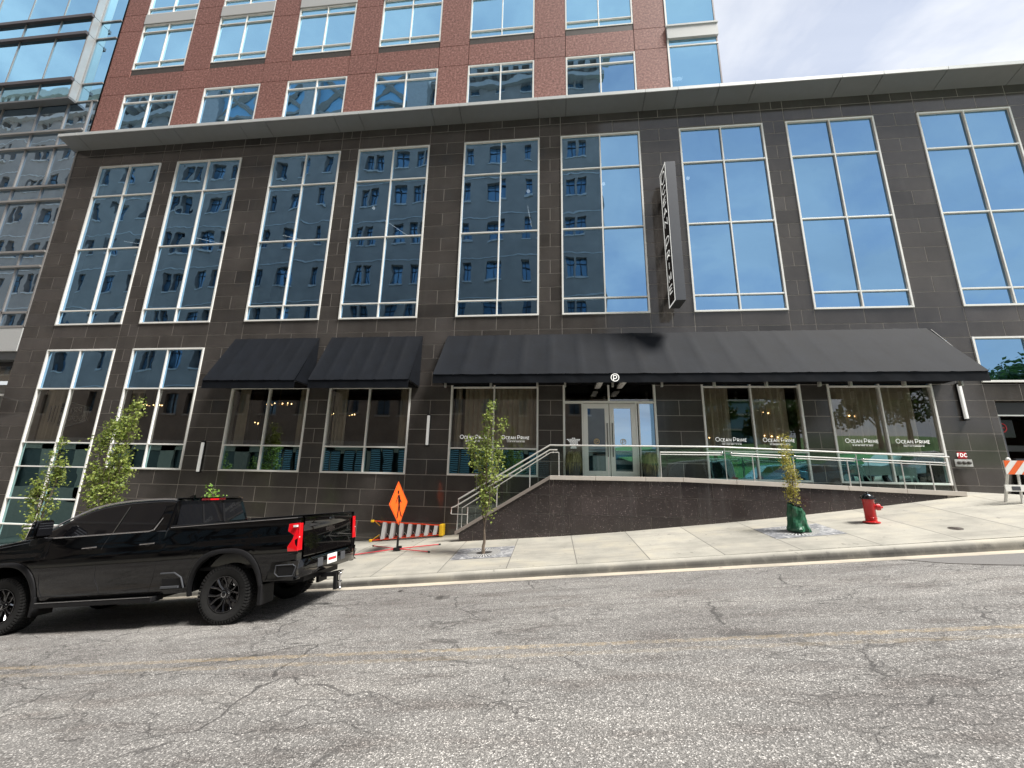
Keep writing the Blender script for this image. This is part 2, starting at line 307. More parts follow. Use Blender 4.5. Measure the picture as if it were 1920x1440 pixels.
# ------------------------------------------------------------------ mesh helper
class MB:
    def __init__(s): s.v = []; s.f = []; s.m = []; s.g = None
    def quad(s, a, b, c, d, mi=0):
        n = len(s.v); s.v += [tuple(a), tuple(b), tuple(c), tuple(d)]; s.f.append((n, n+1, n+2, n+3)); s.m.append(mi); return s
    def poly(s, pts, mi=0):
        n = len(s.v); s.v += [tuple(p) for p in pts]; s.f.append(tuple(range(n, n+len(pts)))); s.m.append(mi); return s
    def box(s, x0, x1, y0, y1, z0, z1, mi=0):
        return s.hexa([(x0,y0,z0),(x1,y0,z0),(x1,y1,z0),(x0,y1,z0),(x0,y0,z1),(x1,y0,z1),(x1,y1,z1),(x0,y1,z1)], mi)
    def hexa(s, p, mi=0):
        n = len(s.v); s.v += [tuple(q) for q in p]
        for f in ((0,3,2,1),(4,5,6,7),(0,1,5,4),(1,2,6,5),(2,3,7,6),(3,0,4,7)):
            s.f.append(tuple(n+i for i in f)); s.m.append(mi)
        return s
    def prism(s, pts, d, mi=0):
        """pts: planar polygon (3D), extruded by vector d"""
        n = len(s.v); k = len(pts); d = Vector(d)
        s.v += [tuple(p) for p in pts] + [tuple(Vector(p) + d) for p in pts]
        s.f.append(tuple(range(n, n+k))); s.m.append(mi)
        s.f.append(tuple(range(n+2*k-1, n+k-1, -1))); s.m.append(mi)
        for i in range(k):
            j = (i+1) % k; s.f.append((n+j, n+i, n+k+i, n+k+j)); s.m.append(mi)
        return s
    def tube(s, path, r, seg=8, mi=0, cap=True):
        path = [Vector(p) for p in path]; k = len(path)
        rs = r if isinstance(r, (list, tuple)) else [r] * k
        n0 = len(s.v); ref = Vector((0, 0, 1))
        for i, p in enumerate(path):
            t = (path[min(i+1, k-1)] - path[max(i-1, 0)])
            t = t.normalized() if t.length > 1e-9 else Vector((0, 0, 1))
            u = t.cross(ref)
            if u.length < .15: u = t.cross(Vector((0, 1, 0)))
            u.normalize(); w = t.cross(u).normalized()
            for j in range(seg):
                a = 2*PI*j/seg; s.v.append(tuple(p + (u*math.cos(a) + w*math.sin(a)) * rs[i]))
        for i in range(k-1):
            for j in range(seg):
                a = n0 + i*seg + j; b = n0 + i*seg + (j+1) % seg
                s.f.append((a, b, b+seg, a+seg)); s.m.append(mi)
        if cap:
            s.f.append(tuple(n0 + j for j in reversed(range(seg)))); s.m.append(mi)
            s.f.append(tuple(n0 + (k-1)*seg + j for j in range(seg))); s.m.append(mi)
        return s
    def lathe(s, prof, c=(0,0,0), axis='z', seg=24, mi=0, cap=True):
        """prof: list of (radius, height) along the axis"""
        n0 = len(s.v); k = len(prof)
        for r, hh in prof:
            for j in range(seg):
                a = 2*PI*j/seg; x, y = r*math.cos(a), r*math.sin(a)
                p = (x, y, hh) if axis == 'z' else ((x, hh, y) if axis == 'y' else (hh, x, y))
                s.v.append((c[0]+p[0], c[1]+p[1], c[2]+p[2]))
        for i in range(k-1):
            for j in range(seg):
                a = n0+i*seg+j; b = n0+i*seg+(j+1) % seg
                s.f.append((a, b, b+seg, a+seg)); s.m.append(mi)
        if not cap: return s
        s.f.append(tuple(n0+j for j in range(seg))); s.m.append(mi)
        s.f.append(tuple(n0+(k-1)*seg+j for j in reversed(range(seg)))); s.m.append(mi)
        return s
    def ball(s, c, r, mi=0, seg=10):
        rx = r if isinstance(r, (int, float)) else r[0]
        sc = (1, 1, 1) if isinstance(r, (int, float)) else (1, r[1]/r[0], r[2]/r[0])
        n0 = len(s.v); k = seg//2
        for i in range(k+1):
            a = PI*i/k
            for j in range(seg):
                b = 2*PI*j/seg
                s.v.append((c[0]+rx*math.sin(a)*math.cos(b), c[1]+rx*sc[1]*math.sin(a)*math.sin(b), c[2]+rx*sc[2]*math.cos(a)))
        for i in range(k):
            for j in range(seg):
                a = n0+i*seg+j; b = n0+i*seg+(j+1) % seg
                s.f.append((a, a+seg, b+seg, b)); s.m.append(mi)
        return s
    def build(s, name, mats, parent=None, label=None, smooth=False, local=False, bevel=0, kind=None, group=None, cat=None, angle=35):
        if not isinstance(mats, (list, tuple)): mats = [mats]
        mats = [M[x] if isinstance(x, str) else x for x in mats]
        off = Vector((0, 0, 0))
        if parent is not None and not local:
            p = parent
            while p is not None: off += p.location; p = p.parent
        me = bpy.data.meshes.new(name)
        me.from_pydata([tuple(Vector(v) - off) for v in s.v], [], s.f)
        for m in mats: me.materials.append(m)
        for i, p in enumerate(me.polygons): p.material_index = s.m[i]
        me.validate(clean_customdata=False)
        if smooth or bevel:
            bm = bmesh.new(); bm.from_mesh(me); bmesh.ops.remove_doubles(bm, verts=bm.verts, dist=1e-5)
            bmesh.ops.recalc_face_normals(bm, faces=bm.faces); bm.to_mesh(me); bm.free()
        if smooth:
            for p in me.polygons: p.use_smooth = True
            me.set_sharp_from_angle(angle=math.radians(angle))
        o = bpy.data.objects.new(name, me); C.objects.link(o)
        if parent is not None: o.parent = parent
        if bevel:
            b = o.modifiers.new('bevel', 'BEVEL'); b.width = bevel; b.segments = 2; b.limit_method = 'ANGLE'; b.angle_limit = math.radians(40)
        if label: o['label'] = label
        if kind: o['kind'] = kind
        if group: o['group'] = group
        if cat: o['category'] = cat
        return o
def thing(name, label, cat, loc=(0, 0, 0), group=None, rot=None):
    o = bpy.data.objects.new(name, None); C.objects.link(o); o.location = loc
    o.empty_display_size = .2
    if rot: o.rotation_euler = rot
    o['label'] = label; o['category'] = cat
    if group: o['group'] = group
    return o
def copy_tree(o, parent=None):
    c = o.copy(); C.objects.link(c)
    if parent is not None: c.parent = parent
    for ch in [k for k in C.objects if k.parent == o]: copy_tree(ch, c)
    return c

# ------------------------------------------------------------------ lettering (stroke font)
def arc(cx, cy, rx, ry, a0, a1, n=14):
    return [(cx + rx*math.cos(math.radians(a0+(a1-a0)*i/n)), cy + ry*math.sin(math.radians(a0+(a1-a0)*i/n))) for i in range(n+1)]
GL = {
 'O': (.98, [arc(.47, .5, .47, .5, 0, 360, 26)]),
 'C': (.80, [arc(.47, .5, .45, .5, 48, 312, 20)]),
 'E': (.62, [[(.55, 1), (.05, 1), (.05, 0), (.55, 0)], [(.05, .55), (.46, .55)]]),
 'A': (.86, [[(0, 0), (.4, 1), (.8, 0)], [(.15, .34), (.65, .34)]]),
 'N': (.86, [[(.05, 0), (.05, 1), (.75, 0), (.75, 1)]]),
 'P': (.76, [[(.05, 0), (.05, 1)], [(.05, 1)] + arc(.34, .66, .34, .34, 90, -90, 12) + [(.05, .32)]]),
 'R': (.76, [[(.05, 0), (.05, 1)], [(.05, 1)] + arc(.34, .70, .3, .30, 90, -90, 10) + [(.05, .40)], [(.30, .40), (.66, 0)]]),
 'I': (.26, [[(.09, 0), (.09, 1)]]),
 'M': (1.0, [[(.05, 0), (.14, 1), (.47, .25), (.80, 1), (.89, 0)]]),
 'S': (.66, [arc(.30, .75, .25, .25, 40, 270, 10) + arc(.30, .25, .27, .25, 90, -140, 10)]),
 'L': (.60, [[(.05, 1), (.05, 0), (.52, 0)]]),
 'F': (.60, [[(.05, 0), (.05, 1), (.52, 1)], [(.05, .55), (.44, .55)]]),
 'D': (.84, [[(.05, 0), (.05, 1)], [(.05, 1)] + arc(.30, .5, .45, .5, 90, -90, 12) + [(.05, 0)]]),
 ' ': (.45, [])}
def text_strokes(txt, h, small=None, space=.16):
    """returns strokes in text space and total width; small = relative height of letters that are not word initials"""
    x = 0; out = []; first = True
    for ch in txt:
        adv, st = GL[ch]; k = h * (1 if (first or small is None) else small)
        for s in st: out.append([(x + a*k, b*k) for a, b in s])
        x += (adv + (space if ch != ' ' else 0)) * k
        first = ch == ' '
    return out, x
def put_strokes(mb, strokes, w, origin, ux, uz, nrm, mi=0, t=.004):
    """draw ribbons of width w on the plane origin + a*ux + b*uz, raised by t along nrm"""
    o = Vector(origin); ux = Vector(ux); uz = Vector(uz); nv = Vector(nrm) * t
    for s in strokes:
        L = []; R = []; k = len(s)
        closed = (Vector(s[0]) - Vector(s[-1])).length < 1e-6
        for i, p in enumerate(s):
            p = Vector(p)
            a = Vector(s[i-1]) if i > 0 else (Vector(s[-2]) if closed else None)
            b = Vector(s[i+1]) if i < k-1 else (Vector(s[1]) if closed else None)
            d1 = (p-a).normalized() if a is not None else None; d2 = (b-p).normalized() if b is not None else None
            if d1 is None: d1 = d2
            if d2 is None: d2 = d1
            t_ = (d1+d2)
            t_ = t_.normalized() if t_.length > 1e-6 else d1
            nn = Vector((-t_[1], t_[0])); sc = 1/max(.45, abs(nn.dot(Vector((-d1[1], d1[0])))))
            L.append(p + nn*w/2*sc); R.append(p - nn*w/2*sc)
        P = lambda q: o + ux*q[0] + uz*q[1] + nv
        for i in range(k-1): mb.quad(P(L[i]), P(R[i]), P(R[i+1]), P(L[i+1]), mi)

# ------------------------------------------------------------------ ground profile
def zr(x, y): return -1.985 + .0935*x - .033*(y-8.58)         # road
def zc(x): return -1.84 + .097*x                               # top of the kerb
KX = [-2.79, .33, 1.9, 3.53, 4.75, 6.32, 8.12, 10.67]; KZ = [-1.91, -1.65, -1.49, -1.30, -1.16, -.96, -.71, -.33]
def zs(x, y):                                                   # sidewalk
    if x < KX[0]: w = zc(x) + .2
    elif x > KX[-1]:
        w = zc(x) + .475 - .0 * (x-10.67)
        if x > 11.6: w -= .13*(x-11.6)
    else:
        for i in range(len(KX)-1):
            if x <= KX[i+1]:
                t = (x-KX[i])/(KX[i+1]-KX[i]); w = KZ[i]+(KZ[i+1]-KZ[i])*t; break
    yy = min(y, 12.0); z = zc(x) + (w-zc(x))*(yy-9)/3
    if y > 12: z += .012*(y-12)
    return z
def xs(a, b, st): 
    n = max(1, int(round((b-a)/st))); return [a+(b-a)*i/n for i in range(n+1)]
def sheet(name, X, Yv, zf, mat, kind='structure', grime=None):
    me = bpy.data.meshes.new(name); vs = [(x, y, zf(x, y)) for x in X for y in Yv]; m = len(Yv)
    fs = [(i*m+j, (i+1)*m+j, (i+1)*m+j+1, i*m+j+1) for i in range(len(X)-1) for j in range(m-1)]
    me.from_pydata(vs, [], fs); me.materials.append(M[mat])
    for p in me.polygons: p.use_smooth = True
    o = bpy.data.objects.new(name, me); C.objects.link(o); o['kind'] = kind; return o
XR = xs(-45, 45, 1.5)
road = sheet('road', XR, [1.46, 3, 5, 7, 8.58], lambda x, y: zr(x, y), 'asphalt')
gutter = sheet('gutter', XR, [8.58, 8.90], lambda x, y: -1.981+.0935*x-.05*(y-8.58) if y > 8.58 else -1.981+.0935*x, 'gutter')
# kerb with a rounded face
XK = xs(-45, 45, .75); prof = [(8.875, .0, .8), (8.885, .045, 1), (8.90, .085, .85), (8.925, .112, .35), (8.965, .126, .1), (9.01, .13, 0), (9.06, .132, 0)]
me = bpy.data.meshes.new('kerb'); vs = []; gr = []
for i, x in enumerate(XK):
    zb = -1.999 + .0935*x; zt = zc(x)
    for (y, hh, g) in prof:
        wob = .012*noise.noise(Vector((x*.9, 3.1, 0))) + .006*noise.noise(Vector((x*3.1, 7.7, 0)))
        vs.append((x, y + (wob if hh < .12 else 0), zb + (zt-zb)*hh/.132)); gr.append(g)
m_ = len(prof); fs = [(i*m_+j, (i+1)*m_+j, (i+1)*m_+j+1, i*m_+j+1) for i in range(len(XK)-1) for j in range(m_-1)]
me.from_pydata(vs, [], fs); me.materials.append(M['kerb'])
at = me.attributes.new('grime', 'FLOAT', 'POINT')
for i, g in enumerate(gr): at.data[i].value = g
for p in me.polygons: p.use_smooth = True
kerb = bpy.data.objects.new('kerb', me); C.objects.link(kerb); kerb['kind'] = 'structure'
XS = xs(-45, -2.79, 1.0) + xs(-2.79, 22, .5)[1:] + xs(22, 45, 2)[1:]
def zsw(x, y):
    if x > 22: return zs(22, y) + .097*(x-22)
    return zs(x, y)
sidewalk = sheet('sidewalk', XS, [9.06, 9.5, 10, 10.5, 11, 11.5, 12, 12.6, 13.2, 14.2], zsw, 'sidewalk')
# far side: kerb, pavement, lawn and the land around
def zg(x): return .0935*max(-60, min(60, x))
sheet('far_pavement', XR, [1.46, 1.44, -4.0], lambda x, y: zr(x, 1.46) + (.0 if y > 1.45 else .14) - .01*min(0, y), 'sidewalk')
def zl(x, y):
    return -1.55+zg(x) + max(0, (-4-y))*.085 + (.35*noise.noise(Vector((x*.06, y*.06, 0))) if y < -6 else 0)
sheet('lawn', xs(12.0, 130, 4), [-4.0, -6, -9, -13, -20, -30, -45, -70, -110], zl, 'grass')
sheet('ground', [-400, -150, -60, -20, 0, 20, 60, 150, 400], [-400, -150, -40, 0, 5, 10, 16, 60, 200, 400], lambda x, y: -2.75 + .0935*max(-60, min(60, x)), 'gutter')
# tar patch and covers in the road
def on_plane_disc(name, x, y, r, zf, mat, label, cat, grp=None, ecc=1, t=.006):
    mb = MB(); n = 28
    sx_ = (zf(x+.1, y)-zf(x-.1, y))/.2; sy_ = (zf(x, y+.1)-zf(x, y-.1))/.2; z = zf(x, y)
    up = [(x+r*ecc*math.cos(2*PI*i/n), y+r*math.sin(2*PI*i/n)) for i in range(n)]
    mb.prism([(a, b, z+sx_*(a-x)+sy_*(b-y)-.02) for a, b in up], (0, 0, .02+t))
    for k in range(-3, 4):
        w = math.sqrt(max(0, 1-(k/4)**2))*r*.8
        yy = y+k*r/4.2
        mb.box(x-w, x+w, yy-r*.03, yy+r*.03, z+sy_*(yy-y)+t, z+sy_*(yy-y)+t+.003)
    return mb.build(name, mat, label=label, cat=cat, group=grp)
on_plane_disc('valve_cover', 8.42, 9.79, .12, zs, 'iron', 'small round rusty iron cover in the pavement in front of the red hydrant', 'utility cover')
on_plane_disc('valve_cover', -1.95, 7.55, .135, zr, 'iron_grey', 'larger round dark iron cover in the asphalt before the thin street tree', 'utility cover', t=.004)
on_plane_disc('valve_cover', -2.95, 8.22, .07, zr, 'iron_grey', 'small oval dark iron cover in the asphalt beside the gutter', 'utility cover', t=.004)

def patch():
    vs = [(6.35, 8.575), (6.72, 8.05), (7.25, 7.75), (8.1, 7.42), (9.5, 7.25), (30, 6.9), (30, 8.575)]
    mb = MB(); mb.poly([(x, y, zr(x, y)+.004) for x, y in vs]); mb.build('asphalt_patch', 'asphalt_new', kind='structure')
    mb = MB()
    for (a, b_) in zip(vs[:-2], vs[1:-1]):
        d = Vector((b_[0]-a[0], b_[1]-a[1])).normalized(); n = Vector((-d[1], d[0]))*.012
        mb.quad(*[(x, y, zr(x, y)+.007) for x, y in ((a[0]-n[0], a[1]-n[1]), (b_[0]-n[0], b_[1]-n[1]), (b_[0]+n[0], b_[1]+n[1]), (a[0]+n[0], a[1]+n[1]))])
    mb.build('asphalt_seam', 'iron', kind='structure')
M['asphalt_new'] = pbr('asphalt_patch', (.15, .145, .14), .85, var=.3, vscale=90, bump=.4, bscale=150)
patch()
# ------------------------------------------------------------------ granite building
YF = 13.5
ZR = [-.06-.512*k for k in range(7, 0, -1)] + [-.06+.512*k for k in range(0, 10)] + [5.07] + [5.59+.5464*k for k in range(0, 17)]
ZR = sorted(set(round(z, 4) for z in ZR))
W = [(-20.26, -17.22), (-16.43, -13.37), (-11.91, -8.86), (-8.07, -5.01), (-3.56, -.5), (.33, 3.39), (4.86, 7.92), (8.72, 11.78), (13.23, 16.28)]
XL, XRt = -21.7, 19.5
UP0, UP1 = 5.59, 13.17
LOW = [(W[0][0], W[0][1], -3.2, 4.55), (W[1][0], W[1][1], -.06, 4.55), (W[2][0], W[2][1], -.06, 4.55), (W[3][0], W[3][1], -.06, 4.55),
       (W[4][0], W[4][1], -.06, 4.55), (W[5][0], W[5][1], -.20, 4.55), (W[6][0], W[6][1], -.06, 4.55), (W[7][0], W[7][1], -.06, 4.55),
       (13.23, 16.28, 3.07, 4.55), (13.45, 18.2, -1.5, 2.43)]
OPEN = [(a, b, UP0, UP1) for a, b in W] + LOW
bld = thing('office_building', 'dark polished granite office building with tall white framed windows above a restaurant', 'building', (0, YF, -1.8))
wall = MB(); grout = MB()
XE = sorted(set([XL, XRt] + [v for w in W for v in w]))
rnd = random.Random(3)
def tile(x0, x1, z0, z1):
    g = .010; t = [rnd.uniform(-.0012, .0012) for _ in range(2)]
    cx, cz = (x0+x1)/2, (z0+z1)/2
    def y(x, z): return YF + t[0]*(x-cx) + t[1]*(z-cz)*1.6 + rnd.uniform(-1e-5, 1e-5)
    a, b, c, d = x0+g, x1-g, z0+g, z1-g
    if b-a < .02 or d-c < .02: return
    wall.hexa([(a, y(a, c), c), (b, y(b, c), c), (b, YF+.03, c), (a, YF+.03, c), (a, y(a, d), d), (b, y(b, d), d), (b, YF+.03, d), (a, YF+.03, d)])
for ri in range(len(ZR)-1):
    z0, z1 = ZR[ri], ZR[ri+1]; zm = (z0+z1)/2
    def covered(x): return any(o[0] < x < o[1] and o[2] < zm < o[3] for o in OPEN)
    edges = sorted(set(XE + [v for o in OPEN if o[2] < zm < o[3] for v in o[:2]]))
    run = None
    for a, b in zip(edges[:-1], edges[1:]):
        if covered((a+b)/2):
            if run: grout.box(run[0], run[1], YF+.005, YF+.33, z0, z1); run = None
            continue
        run = (run[0], b) if run else (a, b)
        # openings that stop inside this row
        w = b-a; odd = ri % 2
        if w > 2: n = 2 if odd else 3
        elif w > 1: n = 2 if odd else 1
        else: n = 2 if odd else 1
        if w < .5: n = 1
        for k in range(n): tile(a+w*k/n, a+w*(k+1)/n, z0, z1)
    if run: grout.box(run[0], run[1], YF+.005, YF+.33, z0, z1)
wall.build('granite_cladding', 'granite', bld)
grout.build('backing_wall', 'grout', bld)
# windows
def window_unit(x0, x1, z0, z1, trans, mid=None, kinds=None, name='window', parent=bld, yf=YF, fw=.06, mw=.048, gl=('blue_glass',), fm='white_frame', proud=.035, label=None, sky=None):
    """frame with mullions; kinds = material slot index per row of panes from the bottom"""
    f = MB(); ya, yb = yf-proud, yf+.09
    f.box(x0, x0+fw, ya, yb, z0, z1); f.box(x1-fw, x1, ya, yb, z0, z1)
    f.box(x0+fw, x1-fw, ya, yb, z0, z0+fw); f.box(x0+fw, x1-fw, ya, yb, z1-fw, z1)
    xm = [(x0+x1)/2] if mid is None else mid
    for x in xm: f.box(x-mw/2, x+mw/2, ya+.003, yb, z0+fw, z1-fw)
    xsn = [x0+fw] + [q for x in xm for q in (x-mw/2, x+mw/2)] + [x1-fw]
    for z in trans:
        for i in range(0, len(xsn), 2): f.box(xsn[i], xsn[i+1], ya+.006, yb, z-mw/2, z+mw/2)
    fr = f.build(name, fm, parent, label=label, bevel=.004)
    g = MB(); zsn = [z0+fw] + [q for z in trans for q in (z-mw/2, z+mw/2)] + [z1-fw]
    r = random.Random(int((x0+50)*100+z0*7))
    yg = yf+.035
    for j in range(0, len(zsn), 2):
        k = 0 if kinds is None else kinds[j//2]
        for i in range(0, len(xsn), 2):
            kt = 1.0 if x0 > 0 else 2.2; t1, t2 = kt*r.uniform(-.0022, .0022), kt*r.uniform(-.0016, .0016)
            a, b, c, d = xsn[i]-.01, xsn[i+1]+.01, zsn[j]-.01, zsn[j+1]+.01
            w, hh = (b-a)/2, (d-c)/2
            g.quad((a, yg-w*t1-hh*t2, c), (b, yg+w*t1-hh*t2, c), (b, yg+w*t1+hh*t2, d), (a, yg-w*t1+hh*t2, d), k)
    g.build('pane', list(gl), fr)
    return fr
for i, (a, b) in enumerate(W):
    window_unit(a, b, UP0, UP1, [6.215, 9.02, 11.62], gl=('blue_glass',), fw=.062)
GK = ('teal_glass', 'clear_glass', 'blue_glass')
window_unit(W[0][0], W[0][1], -3.2, 4.55, [-2.1, -1.19, -.03, .86, 2.95], kinds=[0, 0, 0, 0, 1, 2], gl=GK)
for i in (1, 2, 3, 4, 6, 7):
    window_unit(W[i][0], W[i][1], -.06, 4.55, [.85, 2.95], kinds=[0, 1, 2], gl=GK)
window_unit(13.23, 16.28, 3.07, 4.55, [], gl=('blue_glass',))
# cornice
cz0, cz1, cy = 14.10, 14.33, 12.86
c = MB()
SE = [-21.95]
x = -21.1
seams = []
for k in range(-3, 6):
    seams += [7.51+k*8.35-0.0]
base = [-20.13, -17.3, -16.2]
allseam = sorted([s for s in [-21.0, -17.35, -16.3, -13.25, -12.05, -9.0, -7.9, -4.85, -3.7, -.55, .55, 3.55, 4.75, 6.25, 7.51, 10.5, 11.9, 14.0, 16.4, 18.6]])
pts = [-21.95] + allseam + [20.2]
for a, b in zip(pts[:-1], pts[1:]):
    g = .009
    c.hexa([(a+g, cy+.02, cz1), (b-g, cy+.02, cz1), (b-g, YF+.1, cz0), (a+g, YF+.1, cz0), (a+g, cy+.02, cz1+.06), (b-g, cy+.02, cz1+.06), (b-g, YF+.1, cz0+.06), (a+g, YF+.1, cz0+.06)], 0)
    c.box(a+g, b-g, cy-.012, cy+.016, cz1-.012, cz1+.125, 1)
c.box(-21.93, 20.1, cy+.04, YF+2.2, cz1+.062, cz1+.12, 1)
c.hexa([(-21.9, cy+.06, cz1+.02), (20.1, cy+.06, cz1+.02), (20.1, YF+.3, cz0+.02), (-21.9, YF+.3, cz0+.02), (-21.9, cy+.06, cz1+.061), (20.1, cy+.06, cz1+.061), (20.1, YF+.3, cz1+.061), (-21.9, YF+.3, cz1+.061)], 2)
c.build('roof_overhang', ['soffit', 'soffit_edge', 'black_metal'], bld)
# interior
it = MB()
it.quad((XL, 24, -3.2), (XRt, 24, -3.2), (XRt, 24, 14), (XL, 24, 14), 0)
it.quad((XL, 13.9, -3.2), (XL, 24, -3.2), (XL, 24, 14), (XL, 13.9, 14), 0); it.quad((XRt, 13.9, -3.2), (XRt, 24, -3.2), (XRt, 24, 14), (XRt, 13.9, 14), 0)
it.box(XL, XRt, 13.9, 24, -.25, -.15, 1); it.box(XL, 13.2, 13.84, 24, 4.7, 5.5, 2); it.box(13.2, XRt, 13.84, 24, 2.6, 3.0, 2)
it.box(XL, XRt, 14.9, 24, 9.2, 9.8, 2); it.box(XL, XRt, 13.84, 24, 13.3, 14.0, 2)
for x in (-12.7, -4.3, 4.1, 12.5): it.box(x-.3, x+.3, 15.2, 15.8, -.15, 13.3, 1)
it.box(11.9, 12.2, 13.84, 24, -3, 4.7, 0)
it.build('interior_rooms', ['interior', 'dark', 'ceil'], bld)
# entrance in the sixth bay
e = MB(); x0, x1 = W[5]; ya, yb = YF-.035, YF+.1
e.box(x0, x0+.07, ya, yb, -.2, 4.55); e.box(x1-.07, x1, ya, yb, -.2, 4.55); e.box(x0+.07, x1-.07, ya, yb, 2.39, 2.47)
e.box(x0+.07, x1-.07, ya, yb, 4.47, 4.55); e.box(1.83, 1.89, ya+.003, yb, 2.47, 4.47)
e.box(.95, 1.0, ya+.003, yb, -.2, 2.39); e.box(2.70, 2.76, ya+.003, yb, -.2, 2.39); e.box(2.80, 2.84, ya+.003, yb, -.2, 2.39)
ent = e.build('entrance_frame', 'white_frame', bld, bevel=.004)
g = MB(); yg = YF+.03
g.quad((.40, yg, -.2), (.95, yg, -.2), (.95, yg, 2.39), (.40, yg, 2.39), 1); g.quad((2.84, yg, -.2), (3.32, yg, -.2), (3.32, yg, 2.39), (2.84, yg, 2.39), 0)
g.quad((.40, yg, 2.47), (1.83, yg, 2.47), (1.83, yg, 4.47), (.40, yg, 4.47), 1); g.quad((1.89, yg, 2.47), (3.32, yg, 2.47), (3.32, yg, 4.47), (1.89, yg, 4.47), 1)
g.build('pane', ['door_glass', 'clear_glass'], ent)
for (a, b, hx) in ((1.005, 1.845, 1.77), (1.865, 2.695, 1.935)):
    d = MB(); y0, y1 = YF-.03, YF+.02
    d.box(a, a+.14, y0, y1, -.14, 2.37); d.box(b-.14, b, y0, y1, -.14, 2.37); d.box(a+.14, b-.14, y0, y1, 2.22, 2.37); d.box(a+.14, b-.14, y0, y1, -.14, .17)
    dd = d.build('door', 'white_frame', bld, bevel=.005)
    g = MB(); g.quad((a+.13, YF, .16), (b-.13, YF, .16), (b-.13, YF, 2.23), (a+.13, YF, 2.23)); g.build('pane', 'door_glass', dd)
    hd = MB(); hd.tube([(hx, YF-.09, .62), (hx, YF-.09, 1.72)], .014); hd.tube([(hx, YF-.09, .7), (hx, YF-.025, .7)], .01); hd.tube([(hx, YF-.09, 1.64), (hx, YF-.025, 1.64)], .01)
    hd.build('handle', 'black_metal', dd, smooth=True)
    lg = MB(); cx_ = (a+b)/2; ring = [arc(0, 0, .085, .085, 0, 360, 28)]
    put_strokes(lg, ring, .02, (cx_, YF-.004, 1.12), (1, 0, 0), (0, 0, 1), (0, -1, 0))
    st, w_ = text_strokes('P', .11); put_strokes(lg, st, .02, (cx_-.035, YF-.004, 1.065), (1, 0, 0), (0, 0, 1), (0, -1, 0))
    lg.build('logo', 'gold', dd)
# window lettering
def decal(xc, z, ht=.15, y=YF+.028, par=bld):
    mb = MB(); st, w_ = text_strokes('OCEAN PRIME', ht, .72, .2)
    k = .96/w_; st = [[(p[0]*k, p[1]*k) for p in s] for s in st]
    put_strokes(mb, st, .016, (xc-.48, y, z), (1, 0, 0), (0, 0, 1), (0, -1, 0))
    mb.quad((xc-.3, y-.004, z-.058), (xc+.3, y-.004, z-.058), (xc+.3, y-.004, z-.050), (xc-.3, y-.004, z-.050))
    xx = xc-.29
    while xx < xc+.29:
        wd = random.uniform(.012, .03); mb.quad((xx, y-.004, z-.098), (xx+wd, y-.004, z-.098), (xx+wd, y-.004, z-.078), (xx, y-.004, z-.078)); xx += wd+random.choice((.006, .006, .03))
    mb.build('window_lettering', 'letters', par)
for i in (4, 6, 7):
    a, b = W[i]
    decal(a+.87 if i == 4 else (a+b)/2-.72, 1.17); decal((a+b)/2+.72+(.05 if i == 4 else 0), 1.17)
mb = MB()     # opening hours lines on the left sidelight
for j, (w_, z) in enumerate([(.10, 1.21), (.44, 1.17), (.36, 1.13), (.30, 1.09), (.22, 1.05), (.26, 1.01), (.18, .97), (.14, .93), (.2, .89)]):
    xx = .67-w_/2
    while xx < .67+w_/2:
        wd = random.uniform(.02, .05); mb.quad((xx, YF+.024, z), (xx+wd, YF+.024, z), (xx+wd, YF+.024, z+.022), (xx, YF+.024, z+.022)); xx += wd+.012
mb.build('hours_lettering', 'letters', bld)
# garage opening
g = MB()
g.box(13.45, 18.2, YF+.05, YF+.3, 2.05, 2.43, 0); g.box(13.45, 18.2, YF+.02, YF+.06, 2.02, 2.06, 1)
g.box(13.45, 13.52, YF+.03, YF+.35, -1.4, 2.05, 2)
for k in range(5): g.box(13.5+k*1.3, 13.56+k*1.3, 16+k*.2, 16.1+k*.2, -1.4, 2.3, 2)
g.box(13.45, 18.2, 15.5, 15.8, 1.1, 1.3, 2); g.box(13.45, 18.2, 17.5, 17.8, .5, .8, 2)
g.build('garage_portal', ['black_metal', 'steel', 'sign_grey'], bld)
gs = MB(); gs.box(13.62, 14.3, 14.0, 14.03, 1.42, 1.98, 0); put_strokes(gs, [arc(0, 0, .14, .14, 0, 360, 24), [(-.08, 0), (.08, 0)]], .035, (13.95, 13.995, 1.72), (1, 0, 0), (0, 0, 1), (0, -1, 0), 1)
gs.build('no_entry_sign', ['black_gloss', 'sign_red'], label='black sign with red no entry ring just inside the dark garage opening', cat='sign')
# ------------------------------------------------------------------ things in the windows
def curtain(x0, x1, z0, z1, y, label, amp=.07, per=.16):
    mb = MB(); n = int((x1-x0)/per*6); P = []
    for i in range(n+1):
        x = x0+(x1-x0)*i/n; P.append((x, y+amp*math.sin(2*PI*(x-x0)/per+.6*math.sin(x*9))+.02*math.sin(x*3.1)))
    for i in range(n):
        mb.quad((P[i][0], P[i][1], z0), (P[i+1][0], P[i+1][1], z0), (P[i+1][0], P[i+1][1], z1), (P[i][0], P[i][1], z1))
    mb.quad((x0, y+.05, z1), (x1, y+.05, z1), (x1, y-.05, z1), (x0, y-.05, z1))
    mb.build('curtain', 'curtain', label=label, cat='curtain', group='curtains behind the restaurant windows', smooth=True, angle=80)
ORD = ['first', 'second', 'third', 'fourth', 'fifth', 'sixth', 'seventh', 'eighth']
def LB(i): return ORD[i] + ' street-level window bay from the left'
for i in (0, 1, 2, 3):
    a, b = W[i]
    curtain(a+.08, a+(.55 if i else .9), -.1, 4.4, 13.82, 'beige curtain drawn to the left side of the %s' % LB(i))
    curtain(b-.5, b-.08, -.1, 4.4, 13.82, 'beige curtain drawn to the right side of the %s' % LB(i))
